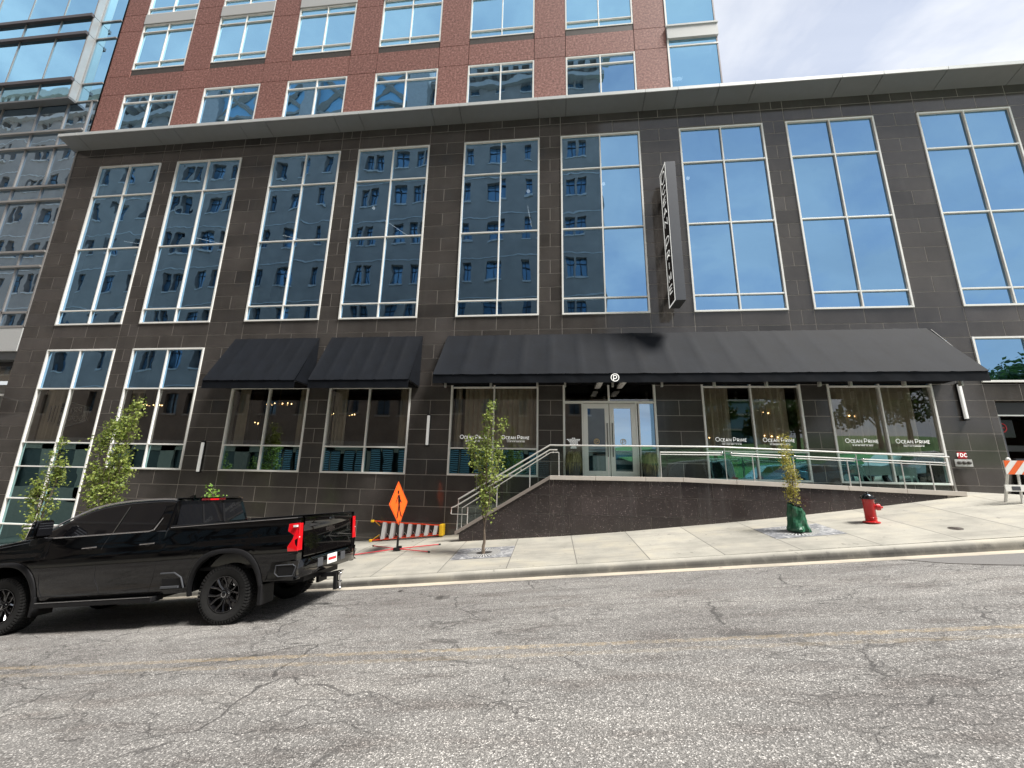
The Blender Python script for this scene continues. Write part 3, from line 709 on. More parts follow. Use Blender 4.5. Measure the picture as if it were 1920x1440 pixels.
a, b = W[4]; curtain(a+.1, a+.35, .9, 4.4, 13.82, 'narrow curtain at the left edge of the window behind the thin street tree'); curtain(a+.45, b-.1, .9, 4.4, 13.84, 'wide taupe curtain across the window bay left of the entrance doors', per=.2)
a, b = W[6]; curtain(a+.08, a+.95, .9, 4.4, 13.84, 'olive curtain left of a dark gap in the first window bay right of the entrance'); curtain(a+1.75, b-.35, .9, 4.4, 13.84, 'olive curtain in the right half of the first window bay right of the entrance', per=.2)
a, b = W[7]; curtain(a+.08, b-.4, .9, 4.4, 13.84, 'wide pleated olive curtain filling the last window bay under the long awning', per=.2)
def chandelier(x, y, z, r, label, n=11, flat=.35):
    t = thing('chandelier', label, 'chandelier', (x, y, z), 'chandeliers glowing inside the restaurant')
    mb = MB(); mb.tube([(x+r*math.cos(a_), y+r*flat*math.sin(a_), z) for a_ in [2*PI*i/20 for i in range(21)]], .012, 6, cap=False); mb.tube([(x, y, z), (x, y, z+.9)], .01, 6); mb.tube([(x-r, y, z), (x+r, y, z)], .008, 6)
    mb.build('frame', 'brass', t)
    rr = random.Random(int(x*100))
    for i in range(n):
        a_ = 2*PI*i/n+rr.uniform(-.15, .15); bl = MB(); bl.ball((x+r*math.cos(a_), y+r*flat*math.sin(a_), z+.03+rr.uniform(-.03, .03)), .02, seg=8); bl.build('bulb', 'warm_lamp', t)
def atpx(r_x, r_z, y): return (r_x*y, y, r_z*y)
for (px_x, px_z, r, lab) in [(-15.05, 2.27, .45, 'warm lit chandelier seen high behind the second street-level window from the left'),
                           (-9.95, 2.33, .55, 'wide chandelier in the right pane of the window under the left small awning'),
                           (-11.0, 1.62, .4, 'lower chandelier seen in the left pane of the window under the left small awning'),
                           (-7.45, 1.95, .5, 'chandelier seen in the left pane of the window under the right small awning'),
                           (5.1, 1.25, .25, 'small chandelier low in the left pane of the first window right of the entrance'),
                           (6.85, 2.05, .3, 'upper chandelier in the right pane of the first window right of the entrance'),
                           (6.9, 1.3, .35, 'lower chandelier in the right pane of the first window right of the entrance'),
                           (9.1, 1.95, .4, 'chandelier seen through the curtain of the last window under the long awning')]:
    k = 13.95/13.5 if px_x > 0 else 15.6/13.5
    chandelier(px_x*k, 13.5*k, px_z*k, r*(.8 if px_x > 0 else 1), lab)
def globe(xp, zp, y, label, mat='white_lamp', r=.07):
    k = y/13.5; t = thing('pendant_lamp', label, 'lamp', (xp*k, y, zp*k), 'pendant globes behind the tall upper windows')
    mb = MB(); mb.ball((xp*k, y, zp*k), r); mb.build('globe', mat, t, smooth=True); mb = MB(); mb.tube([(xp*k, y, zp*k+r), (xp*k, y, zp*k+1.2)], .006, 6); mb.build('cord', 'black_metal', t)
globe(-19.6, 10.5, 15, 'pale pendant globe in the left pane of the first tall upper window')
globe(-7.15, 10.35, 14.6, 'white pendant globe in the left pane of the fourth tall upper window')
globe(-.93, 10.75, 14.6, 'white pendant globe in the right pane of the fifth tall upper window', r=.08)
globe(1.95, 10.9, 14.6, 'white pendant globe beside the centre mullion of the sixth tall upper window')
globe(5.05, 10.95, 14.6, 'white pendant globe at the left edge of the upper window right of the vertical sign')
def striplight(p, q, y, label):
    k = y/13.5; a_ = (p[0]*k, y, p[1]*k); b_ = (q[0]*k, y+1.2, q[1]*k*(y+1.2)/y)
    mb = MB(); mb.tube([a_, b_], .014, 6); mb.build('strip_light', 'white_lamp', label=label, cat='lamp', group='ceiling strips behind the tall upper windows')
striplight((-18.1, 9.35), (-17.6, 9.0), 15, 'thin diagonal light strip in the first tall upper window')
striplight((-14.9, 9.4), (-14.1, 8.9), 15, 'thin diagonal light strip in the second tall upper window')
striplight((-10.9, 9.3), (-10.6, 9.0), 15, 'thin diagonal light strip in the third tall upper window')
striplight((-6.6, 9.75), (-6.1, 9.05), 15, 'thin diagonal light strip in the fourth tall upper window')
striplight((-.95, 10.1), (-.85, 9.2), 15, 'steep light strip in the fifth tall upper window')
# hanging hexagonal sign inside the first bay (its lettering is seen from behind)
hx = thing('hexagonal_sign', 'black hexagonal sign with white outline and mirrored letters hanging inside the leftmost street-level window', 'sign', (-19.2, 13.8, 1.9))
cx_, cz_ = -18.95, 2.0
hexp = [(-.95, .28), (-.1, .52), (.85, .28), (.85, -.28), (-.1, -.55), (-.95, -.3)]
mb = MB(); mb.prism([(cx_+a_, 13.82, cz_+b_) for a_, b_ in hexp], (0, .05, 0)); mb.build('board', 'black_gloss', hx)
mb = MB(); put_strokes(mb, [[(p[0]*.95, p[1]*.93) for p in hexp+hexp[:1]]], 0.018, (cx_, 13.815, cz_), (1, 0, 0), (0, 0, 1), (0, -1, 0))
for t_, zz in (('PRIME', .06), ('SOCIAL', -.27)):
    st, w_ = text_strokes(t_, .2, None, .35); put_strokes(mb, st, .02, (cx_+w_/2, 13.815, cz_+zz), (-1, 0, 0), (0, 0, 1), (0, -1, 0))
mb.build('lettering', 'dim_letters', hx)
# blade sign of the same kind outside, at the left edge
hx = thing('hexagonal_sign', 'black hexagonal wall sign with white outline cut by the left picture edge', 'sign', (-22.9, 13.2, 2.2))
cx_, cz_, yy = -21.65, 2.23, 12.95
hexp = [(-1.9, .30), (-.95, .52), (.02, .30), (.02, -.22), (-.95, -.45), (-1.9, -.22)]
mb = MB(); mb.prism([(cx_+a_, yy, cz_+b_) for a_, b_ in hexp], (0, .22, 0)); mb.box(cx_-1.3, cx_-.7, yy+.22, 13.5, cz_-.1, cz_+.1); mb.build('board', 'black_gloss', hx, bevel=.01)
mb = MB(); put_strokes(mb, [[(p[0], p[1]) for p in hexp+hexp[:1]]], .035, (cx_, yy-.003, cz_), (1, 0, 0), (0, 0, 1), (0, -1, 0))
st, w_ = text_strokes('PRIME', .26, None, .3); put_strokes(mb, st, .04, (cx_-.42-w_+.30, yy-.004, cz_+.02), (1, 0, 0), (0, 0, 1), (0, -1, 0))
mb.build('lettering', 'letters', hx)
# ------------------------------------------------------------------ red tower above
YB = 13.56
tw = thing('red_tower', 'red granite office tower with blue mirrored windows rising above the dark base', 'building', (-8, YB, 14.6))
BX = [(-20.2, -17.4), (-16.05, -13.25), (-11.92, -9.08), (-7.77, -4.93), (-3.6, -.75), (.58, 3.42)]
rows = [(14.5, 17.22), (18.7, 21.44), (22.12, 25.6)]
b = MB(); BL, BR = -21.45, 4.72
def slab(x0, x1, z0, z1, y=YB, mi=0):
    g = .012; b.box(x0+g, x1-g, y, y+.25, z0+g, z1-g, mi)
piers = [(BL, BX[0][0])] + [(BX[i][1], BX[i+1][0]) for i in range(5)] + [(BX[5][1], BR)]
for (a, c_) in piers:
    for z0, z1 in ((14.4, 17.27), (17.27, 18.36), (18.36, 21.15), (21.15, 22.2), (22.2, 26)): slab(a, c_, z0, z1)
for (a, c_) in BX:
    slab(a, c_, 17.22, 18.36); slab(a, c_, 18.36, 18.7, YB+.02, 1); slab(a, c_, 21.50, 22.12, YB-.03, 2)
b.box(BL, BR, YB+.24, YB+.5, 14.4, 26, 3)
b.build('wall', ['brick', 'brick_dark', 'lite_stone', 'black_metal'], tw)
for (a, c_) in BX:
    window_unit(a, c_, 14.5, 17.22, [16.75], parent=tw, yf=YB+.04, gl=('blue_glass',), fw=.06, mw=.05)
    window_unit(a, c_, 18.7, 21.49, [19.12, 21.02], parent=tw, yf=YB+.04, gl=('tower_glass',), fw=.06, mw=.045)
    window_unit(a, c_, 22.13, 25.6, [22.55], parent=tw, yf=YB+.04, gl=('tower_glass',), fw=.06, mw=.045)
s = MB(); s.box(4.73, 4.80, YB-.02, YB+.15, 14.4, 26, 0)
s.box(4.74, 6.75, YB-.08, YB+.2, 17.64, 18.24, 1); s.box(4.74, 6.77, YB-.11, YB+.2, 18.24, 18.32, 1); s.box(4.80, 6.74, YB-.005, YB+.1, 17.28, 17.34, 0); s.box(6.68, 6.735, YB+.005, YB+9, 14.4, 17.6, 2); s.box(6.68, 6.735, YB+.005, YB+9, 18.3, 26, 2)
cs = s.build('corner_frame', ['white_frame', 'lite_stone', 'fin_dark'], tw)
g = MB(); g.quad((4.8, YB+.03, 14.4), (6.69, YB+.03, 14.4), (6.69, YB+.03, 17.64), (4.8, YB+.03, 17.64)); g.quad((4.8, YB+.03, 18.3), (6.69, YB+.03, 18.3), (6.69, YB+.03, 26), (4.8, YB+.03, 26))
g.build('pane', 'tower_glass', cs)
it = MB(); it.box(-21.4, 6.6, YB+5, YB+6, 14.4, 26, 0); it.box(-21.4, 6.6, YB+.5, YB+5, 17.4, 18.4, 1); it.box(-21.4, 6.6, YB+.5, YB+5, 21.3, 22.2, 1)
it.build('interior_rooms', ['dark', 'ceil'], tw)
mb = MB(); mb.box(-2.3, -1.15, YB+1.2, YB+1.3, 16.35, 16.42); mb.build('strip_light', pbr('yellow_lamp', (1, .9, .5), .5, emit=(1, .85, .4), estr=6), label='warm yellow ceiling light behind the lower red tower window near the middle', cat='lamp')
for i, (x0, x1, z, l_) in enumerate([(4.95, 5.6, 18.9, 'upper of the two short light strips in the glass corner of the red tower'), (4.95, 5.4, 16.2, 'lower of the two short light strips in the glass corner of the red tower')]):
    mb = MB(); mb.box(x0, x1, YB+.5, YB+.58, z, z+.09); mb.build('strip_light', 'white_lamp', label=l_, cat='lamp')
# ------------------------------------------------------------------ glass tower at the left
gt = thing('glass_tower', 'pale blue glass curtain wall building with projecting bay at the left edge', 'building', (-27, 13.5, -3))
XW = -42
g = MB(); r = random.Random(11)
def pane(mb, x0, x1, z0, z1, y, mi=0):
    t1, t2 = r.uniform(-.004, .004), r.uniform(-.003, .003); w, hh = (x1-x0)/2, (z1-z0)/2
    mb.quad((x0, y-w*t1-hh*t2, z0), (x1, y+w*t1-hh*t2, z0), (x1, y+w*t1+hh*t2, z1), (x0, y-w*t1+hh*t2, z1), mi)
cols = [-21.72, -22.97] + [-24.52-2.08*k for k in range(9)]
lv = [5.58, 6.21, 8.30, 9.0, 11.57, 12.28, 14.42, 15.30, 16.95]
for a, c_ in zip(cols[1:], cols[:-1]):
    for z0, z1 in zip(lv[:-1], lv[1:]): pane(g, a, c_, z0, z1, YF+.02, 0)
pane(g, -21.72, -21.46, 14.42, 16.95, YF+.02, 0)
g.build('lower_glazing', ['left_glass'], gt)
f = MB()
for i, z in enumerate(lv[:-1]):
    d = .10 if i in (2, 3, 4, 5, 6, 7) else .03
    f.box(XW, -21.72+(.35 if i >= 6 else 0)*0, YF-d, YF+.03, z-.045, z+.045, 0)
for i, x in enumerate(cols): f.box(x-.03, x+.03, YF-.03, YF+.03, 5.58, 16.95, 0)
f.build('lower_fins', ['fin', 'fin_dark'], gt)
f = MB(); f.box(XW, -21.72, YF-.02, YF+.4, 4.53, 5.53, 0); f.box(XW, -21.72, YF+.1, YF+.9, 4.2, 4.53, 1); f.box(XW, -21.72, YF+.5, YF+.9, 3.95, 4.2, 2)
f.box(XW, -21.8, YF+.35, YF+.41, 2.74, 2.82, 3); f.box(-24.2, -24.12, YF+.35, YF+.41, -3.4, 4.2, 3); f.box(XW, -21.72, YF+6, YF+6.2, -4, 4.5, 1)
f.build('street_front', ['lite_stone', 'soffit', 'black_metal', 'white_frame'], gt)
g = MB(); pane(g, XW, -21.75, -4.2, 4.0, YF+.42); g.build('shop_glazing', 'clear_glass', gt)
# strip between bay and red tower
g = MB(); xz = [16.95, 18.0, 20.77, 21.86, 24.6]
for z0, z1 in zip(xz[:-1], xz[1:]): pane(g, -22.6, -21.47, z0, z1, YF+.02)
g.build('upper_strip_glazing', 'tower_glass', gt)
f = MB()
for z in xz[:-1]: f.box(-22.6, -21.47, YF-.03, YF+.03, z-.03, z+.03, 0)
f.box(-22.63, -22.57, YF-.04, YF+.03, 16.9, 26, 0)
f.build('upper_strip_frame', 'fin', gt)
# projecting bay
yb_ = 13.2
XB = -22.61
bz = [16.97, 17.92, 20.7, 21.82, 25]
g = MB(); bc = [XB, -24.39, -26.45, -28.5, -30.5, -32.5, -34.5, -36.5, -38.5]
for a, c_ in zip(bc[1:], bc[:-1]):
    for z0, z1 in zip(bz[:-1], bz[1:]): pane(g, a, c_, z0, z1, yb_)
g.build('bay_glazing', 'tower_glass', gt)
f = MB()
for z in bz[1:-1]: f.box(XW, XB, yb_-.13, yb_+.02, z-.09, z+.08, 0)
for x in bc[1:]: f.box(x-.025, x+.025, yb_-.03, yb_+.02, 16.96, 25, 1)
f.box(XB-.06, XB, yb_-.02, yb_+.02, 16.96, 25, 1)
f.build('bay_fins', ['fin_dark', 'fin'], gt)
f = MB(); zz = bz
for z0, z1 in zip(zz[:-1], zz[1:]): f.hexa([(XB+.002, yb_, z0+.012), (XB+.0, YF, z0+.012+.0), (XB-.1, YF, z0+.012), (XB-.1, yb_, z0+.012), (XB+.002, yb_, z1-.012), (XB, YF, z1-.012), (XB-.1, YF, z1-.012), (XB-.1, yb_, z1-.012)], 0)
f.build('bay_side_panel', 'grey_metal', gt)
f = MB(); f.box(XW, XB+.02, yb_-.02, YF, 16.86, 16.95, 0); f.build('bay_underside', 'soffit', gt)
f = MB(); f.box(XW, -21.5, YF+.4, YF+8, 5.2, 26, 0); f.build('core', 'dark', gt)
# ------------------------------------------------------------------ awnings
def awning(x0, x1, yfr, ztop, zfr, zval, label, xt0=None, xt1=None, seams=5, group=None):
    xt0 = x0 if xt0 is None else xt0; xt1 = x1 if xt1 is None else xt1
    t = thing('awning', label, 'awning', ((x0+x1)/2, YF, zval), group)
    mb = MB(); n = seams*8; rr = random.Random(int(x0*10)); m = 10
    def P(i, j):
        u = i/n; v = j/m
        xa = xt0+(xt1-xt0)*u; xb = x0+(x1-x0)*u
        x = xa+(xb-xa)*v; y = YF-.02+(yfr-YF)*v; z = ztop+(zfr-ztop)*v
        s_ = abs(math.sin(PI*seams*u)); sag = -.03*s_*math.sin(PI*v) + .010*noise.noise(Vector((x*1.3, v*2.2, x0))) + .006*noise.noise(Vector((x*5, v*1.1, x0)))
        ridge = .009*max(0, 1-s_*6)
        return (x, y-(sag*.0+ridge*.8)*.9, z+sag+ridge)
    V = [[P(i, j) for j in range(m+1)] for i in range(n+1)]
    n0 = len(mb.v)
    for i in range(n+1): mb.v += V[i]
    for i in range(n):
        for j in range(m): mb.f.append((n0+i*(m+1)+j, n0+i*(m+1)+j+1, n0+(i+1)*(m+1)+j+1, n0+(i+1)*(m+1)+j)); mb.m.append(0)
    mb.poly([(xt0, YF-.02, ztop), (x0, yfr, zfr), (x0, YF-.02, zfr)], 0); mb.poly([(xt1, YF-.02, ztop), (x1, YF-.02, zfr), (x1, yfr, zfr)], 0)
    mb.build('canopy', ['awning'], t, smooth=True, angle=30)
    v = MB(); k = seams*3
    for i in range(k):
        a = x0+(x1-x0)*i/k; b_ = x0+(x1-x0)*(i+1)/k
        w0 = .006*math.sin(i*1.7); w1 = .006*math.sin((i+1)*1.7)
        v.quad((a, yfr, zfr+.002), (b_, yfr, zfr+.002), (b_, yfr+w1, zval), (a, yfr+w0, zval))
        v.quad((a, yfr+.006, zfr+.002), (a, yfr+w0+.006, zval), (b_, yfr+w1+.006, zval), (b_, yfr+.006, zfr+.002))
    v.build('valance', 'awning', t)
    f = MB()
    f.tube([(x0+.02, yfr+.03, zfr-.03), (x1-.02, yfr+.03, zfr-.03)], .018, 6); f.tube([(x0+.02, YF-.03, zfr-.03), (x1-.02, YF-.03, zfr-.03)], .018, 6)
    q = max(2, int(round((x1-x0)/1.6)))
    for i in range(q+1):
        x = x0+.02+(x1-x0-.04)*i/q; f.tube([(x, YF-.03, zfr-.03), (x, yfr+.03, zfr-.03)], .015, 6); f.tube([(x, YF-.03, ztop-.05), (x, yfr+.03, zfr-.05)], .015, 6)
    f.build('frame', 'black_metal', t, smooth=True)
    c_ = MB(); c_.quad((x0+.03, yfr+.05, zfr-.06), (x1-.03, yfr+.05, zfr-.06), (x1-.03, YF-.05, zfr-.06), (x0+.03, YF-.05, zfr-.06)); 
    c_.build('lining', 'awning_under', t)
    return t
awning(-12.12, -8.70, 12.40, 4.87, 2.99, 2.71, 'small black fabric awning, the left one of the two', seams=6, group='small awnings over the windows')
awning(-8.22, -4.72, 12.40, 4.87, 2.99, 2.71, 'small black fabric awning, the right one next to the long awning', seams=6, group='small awnings over the windows')
aw = awning(-3.83, 12.12, 12.13, 4.86, 3.08, 2.80, 'long black fabric awning with white round logo over the entrance', xt0=-3.77, xt1=11.98, seams=17)
lg = MB(); put_strokes(lg, [arc(0, 0, .115, .115, 0, 360, 30)], .024, (1.88, 12.12, 2.95), (1, 0, 0), (0, 0, 1), (0, -1, 0), t=.008)
st, w_ = text_strokes('P', .15); put_strokes(lg, st, .026, (1.83, 12.12, 2.865), (1, 0, 0), (0, 0, 1), (0, -1, 0), t=.008)
lg.build('logo', 'letters', aw)
# hangers between awning and window frames
for x in (-3.5, -2.0, -.5, .38, 1.86, 3.35, 4.9, 6.4, 7.9, 8.75, 10.2, 11.7):
    pass
hg = MB()
for x in (-3.5, -2.0, -.5, .38, 1.86, 3.35, 4.9, 6.4, 7.9, 8.75, 10.2, 11.7): hg.box(x-.03, x+.03, 12.45, 12.55, 2.74, 3.0)
hg.build('bracket', 'steel', aw)
for (x, l_) in ((1.47, 'left'), (2.19, 'right')):
    t = thing('patio_heater', 'slim infrared heater under the long awning, the %s one of two above the doors' % l_, 'heater', (x, 12.9, 2.93), 'infrared heaters above the entrance')
    mb = MB(); mb.hexa([(x-.09, 12.25, 2.86), (x+.09, 12.25, 2.86), (x+.09, 13.3, 2.86), (x-.09, 13.3, 2.86), (x-.09, 12.25, 2.93), (x+.09, 12.25, 2.93), (x+.09, 13.3, 2.93), (x-.09, 13.3, 2.93)]); mb.build('body', 'steel', t, bevel=.01)
    mb = MB()
    for k in (-.045, 0, .045): mb.tube([(x+k, 12.3, 2.852), (x+k, 13.25, 2.852)], .012, 6)
    mb.build('element', 'lens_white', t)
# ------------------------------------------------------------------ vertical blade sign
bs = thing('blade_sign', 'tall narrow vertical restaurant sign with white outlined letters projecting from the granite pier', 'sign', (4.12, 13.2, 5.61))
X0, X1, Y0, Y1, Z0s, Z1s = 3.96, 4.29, 12.5, 13.2, 5.61, 10.86
mb = MB(); mb.box(X0, X1, Y0, Y1, Z0s, Z1s); mb.build('cabinet', 'sign_grey', bs, bevel=.006)
mb = MB(); mb.box(X0-.006, X0-.002, Y0+.02, Y1-.02, Z0s+.02, Z1s-.02); mb.build('face', 'black_gloss', bs)
mb = MB(); w_ = .045
mb.box(X0-.014, X0-.007, Y0, Y0+w_, Z0s, Z1s); mb.box(X0-.014, X0-.007, Y1-w_, Y1, Z0s, Z1s); mb.box(X0-.014, X0-.007, Y0+w_, Y1-w_, Z0s, Z0s+w_); mb.box(X0-.014, X0-.007, Y0+w_, Y1-w_, Z1s-w_, Z1s)
mb.build('border', 'letters', bs)
mb = MB(); z = Z1s-.16
for ch in 'OCEAN PRIME':
    big = ch in 'OP'; hh = .42 if ch == 'O' else (.36 if ch == 'P' else .25)
    if ch == ' ': z -= .26; continue
    z -= hh; adv, st = GL[ch]; ww = adv*(hh if big else hh*1.05); kx = (.44 if big else .36)/max(ww, .01)
    if ch == 'I': kx = 1
    st = [[(a*hh*kx*(1 if big else 1.05), b_*hh) for a, b_ in s] for s in st]; wid = ww*kx
    put_strokes(mb, st, .042, (X0-.008, (Y0+Y1)/2+wid/2, z), (0, -1, 0), (0, 0, 1), (-1, 0, 0), t=.006)
    z -= .18
mb.build('lettering', 'letters', bs)
mb = MB()
for z in (6.4, 8.2, 10.1): mb.box(4.07, 4.18, Y1, YF+.005, z-.08, z+.08)
mb.build('bracket', 'sign_grey', bs)
# wall lights
for (x, z0, z1, yy, l_) in ((-12.62, -.14, .96, 0, 'between the second and third window bays from the left'), (-4.29, .90, 1.98, 0, 'left of the window bay behind the street tree'), (12.5, 1.88, 3.02, 0, 'right of the long awning above the red wall plate')):
    t = thing('wall_light', 'white vertical tube wall light '+l_, 'wall light', (x, YF-.06, z0), 'vertical tube wall lights')
    mb = MB(); mb.box(x-.045, x+.045, YF-.115, YF-.045, z0+.03, z1-.03); mb.build('diffuser', 'tube', t, bevel=.02)
    mb = MB(); mb.box(x-.05, x+.05, YF-.05, YF-.002, z0-.01, z1+.01); mb.box(x-.047, x+.047, YF-.115, YF-.05, z0-.01, z0+.03); mb.box(x-.047, x+.047, YF-.115, YF-.05, z1-.03, z1+.01); mb.build('housing', 'black_metal', t)
# fire department connection
t = thing('fire_connection', 'brushed metal fire connection plate with three outlets on the dark wall', 'fire connection', (12.2, YF, .48))
mb = MB(); mb.box(11.97, 12.44, YF-.02, YF+.004, .49, .70); mb.build('plate', 'steel', t, bevel=.004)
for x in (12.07, 12.2, 12.33):
    mb = MB(); mb.lathe([(.05, YF-.018), (.052, YF-.05), (.04, YF-.075), (.018, YF-.085)], (x, 0, .6), 'y', 16); mb.build('outlet', 'iron_grey', t, smooth=True)
t = thing('wall_plate', 'small red wall plate reading FDC above the metal outlets', 'sign', (12.2, YF, .72))
mb = MB(); mb.box(12.08, 12.32, YF-.018, YF+.004, .73, .92); mb.build('plate', 'sign_red', t)
mb = MB(); st, w_ = text_strokes('FDC', .095, None, .25); put_strokes(mb, st, .022, (12.2-w_/2+.01, YF-.019, .78), (1, 0, 0), (0, 0, 1), (0, -1, 0)); mb.build('lettering', 'letters', t)
# ------------------------------------------------------------------ entrance ramp and steps
YW = 12.0
CP = [(-2.80, -1.655), (-.11, -.06), (3.62, -.05), (6.0, -.12), (10.62, -.27)]      # centre line of the coping on the outer wall
def cpz(x):
    for (a, za), (b_, zb) in zip(CP[:-1], CP[1:]):
        if x <= b_: return za+(zb-za)*(x-a)/(b_-a)
    return CP[-1][1]
rp = thing('entrance_ramp', 'raised entrance ramp and steps clad in dark speckled granite with pale coping', 'ramp', (4, 12.2, -1.5))
mb = MB(); bk = MB(); rr = random.Random(5); th_ = .52
xj = [-2.72, -1.9, -.95, .0, .45, 1.1, 1.95, 2.7, 3.55, 4.4, 5.25, 6.1, 6.95, 7.8, 8.65, 9.5, 10.3]
def wtile(x0, x1, z0, z1):
    # clip against ground below and coping above with a polygon
    g = .006; x0 += g; x1 -= g
    q = xs(x0, x1, .03); top = []; bot = []
    for x in q:
        t_ = min(z1-g, cpz(x)-.05); b_ = max(z0+g, zs(x, YW)-.06)
        if t_ > b_+.004: top.append((x, t_)); bot.append((x, b_))
    if len(top) < 2: return
    t0 = rr.uniform(-.001, .001)
    for i in range(len(top)-1):
        (xa, ta), (xb, tb) = top[i], top[i+1]; ba, bb = bot[i][1], bot[i+1][1]
        ya, yb = YW+t0*(xa-x0), YW+t0*(xb-x0)
        mb.quad((xa, ya, ba), (xb, yb, bb), (xb, yb, tb), (xa, ya, ta))
zrow = [-3.15+th_*k for k in range(0, 8)]
for j in range(len(zrow)-1):
    xx = xj if j % 2 else [xj[0]]+[(a+b_)/2 for a, b_ in zip(xj[:-1], xj[1:])]+[xj[-1]]
    xx = sorted(set(xx + [-.11]))
    for a, b_ in zip(xx[:-1], xx[1:]):
        k = max(1, int((b_-a)/.3))
        if k > 1 and a < -.2:      # follow the sloping coping closely
            pass
        wtile(a, b_, zrow[j], zrow[j+1])
mb.build('granite_cladding', 'granite_low', rp, smooth=True, angle=80)
xx = xs(-2.72, 10.5, .35)
for a, b_ in zip(xx[:-1], xx[1:]):
    bk.hexa([(a, YW+.012, zs(a, YW)-.3), (b_, YW+.012, zs(b_, YW)-.3), (b_, YW+.22, zs(b_, YW)-.3), (a, YW+.22, zs(a, YW)-.3), (a, YW+.012, cpz(a)-.02), (b_, YW+.012, cpz(b_)-.02), (b_, YW+.22, cpz(b_)-.02), (a, YW+.22, cpz(a)-.02)])
bk.build('backing_wall', 'grout', rp)
cp = MB(); 
xx = xs(-2.84, -.11, 9)+[1.2, 2.6, 3.62]+xs(3.62, 10.75, 1.45)[1:]
for a, b_ in zip(xx[:-1], xx[1:]):
    g = .004; za, zb = (cpz(a), cpz(b_)); h2 = .052 if b_ <= -.1 else .06
    if b_ > -.1: a_, bb = a+g, b_-g
    else: a_, bb = a, b_
    mi = 0 if a < -.2 else 1
    cp.hexa([(a_, YW-.035, za-h2), (bb, YW-.035, zb-h2), (bb, YW+.24, zb-h2), (a_, YW+.24, za-h2), (a_, YW-.035, za+h2), (bb, YW-.035, zb+h2), (bb, YW+.24, zb+h2), (a_, YW+.24, za+h2)], mi)
cp.build('coping', ['coping_stair', 'coping'], rp, bevel=.006)
# deck and ramp surface behind the wall
dk = MB(); dk.box(-.05, 3.9, YW+.2, YF-.002, -.4, -.15)
dk.hexa([(3.9, YW+.2, -.4), (10.9, YW+.2, -.9), (10.9, YF-.002, -.9), (3.9, YF-.002, -.4), (3.9, YW+.2, -.15), (10.9, YW+.2, -.36), (10.9, YF-.002, -.36), (3.9, YF-.002, -.15)])
n = 10
for i in range(n):
    xa = -2.65+i*.26; zt = -.15-(n-1-i+1)*.155+.0
    dk.box(xa, -.05, YW+.2, YF-.002, zt-.155, zt)
dk.build('deck', 'coping', rp, bevel=.008)
# glass guard rail with handrails
gr_ = thing('glass_railing', 'glass guard rail with slim steel handrails along the entrance ramp and steps', 'railing', (4, YW+.1, 0))
yr = YW+.10
gp = [(-2.78, -1.60, -.74), (-.10, -.01, .87), (3.6, .01, .87), (4.6, -.02, .88), (10.6, -.21, .68)]
def gz(x, k):
    for A_, B_ in zip(gp[:-1], gp[1:]):
        if x <= B_[0]+1e-6: return A_[k]+(B_[k]-A_[k])*(x-A_[0])/(B_[0]-A_[0])
    return gp[-1][k]
pj = [-2.78, -1.5, -.10, 1.6, 3.25, 4.85, 6.55, 8.3, 10.5]
for a, b_ in zip(pj[:-1], pj[1:]):
    pm = MB(); q = xs(a+.012, b_-.012, .6)
    pm.prism([(x, yr, gz(x, 1)) for x in q]+[(x, yr, gz(x, 2)-.01) for x in reversed(q)], (0, .014, 0))
    pm.build('glass_panel', 'rail_glass', gr_)
mb = MB(); P = [(-2.78, yr+.007, -1.66)]+[(x, yr+.007, z) for x, _, z in gp]+[(10.62, yr+.007, -.22)]
pth = [(-2.80, yr+.007, -1.68), (-2.80, yr+.007, -.74), (-.10, yr+.007, .88), (4.6, yr+.007, .89), (10.62, yr+.007, .69), (10.62, yr+.007, -.24)]
mb.tube(pth, .024, 8); mb.build('top_rail', 'steel', gr_, smooth=True)
# inner handrails: stairs and ramp (front of the glass)
def handrail(pts_top, pts_low, posts, name='handrail'):
    mb = MB(); mb.tube(pts_top, .019, 8); mb.tube(pts_low, .013, 8)
    for x, z0, z1 in posts: mb.tube([(x, yr-.04, z0), (x, yr-.04, z1)], .016, 8)
    mb.build(name, 'steel', gr_, smooth=True)
yh = yr-.07
handrail([(-2.98, yh, -1.15), (-2.98, yh, -.98), (-2.85, yh, -.93), (-.10, yh, .74), (.12, yh, .74)],
         [(-2.66, yh, -1.9), (-2.66, yh, -.98), (-.08, yh, .66), (.15, yh, .67)],
         [(-1.65, -.92, -.36), (-.69, -.36, .28), (.16, -.02, .67), (-2.5, -1.45, -.95)])
mb = MB(); 
for x, z in ((-2.1, -.55), (-1.25, -.02), (-.95, .15), (-.2, .6), (0, .67)): mb.tube([(x, yh, z+.03), (x, yr, z+.0)], .016, 6); mb.ball((x, yr-.015, z+.0), .03, seg=8)
mb.tube([(-2.98, yh, -1.15), (-2.5, yh, -1.15)], .014, 6)
mb.build('rail_clamp', 'chrome', gr_, smooth=True)
def rz(x): return gz(x, 2)-.16
for (a, b_) in ((3.05, 4.75), (5.0, 6.5), (6.7, 8.2), (8.4, 10.45)):
    mb = MB(); mb.tube([(a, yh, rz(a)), (b_, yh, rz(b_))], .017, 8); mb.tube([(a, yh, rz(a)-.06), (b_, yh, rz(b_)-.06)], .012, 8)
    mb.build('handrail', 'steel', gr_, smooth=True)
for x in (3.05, 5.55, 6.62, 8.0, 9.35, 10.05)[:]:
    mb = MB(); mb.tube([(x, yh, gz(x, 1)-.03), (x, yh, rz(x)-.03)], .014, 8); mb.build('post', 'steel', gr_, smooth=True)
for x in (4.85, 6.55, 8.3):
    mb = MB(); mb.box(x-.008, x+.008, yr-.004, yr+.018, gz(x, 1), gz(x, 2)-.02); mb.build('joint_profile', 'steel', gr_)
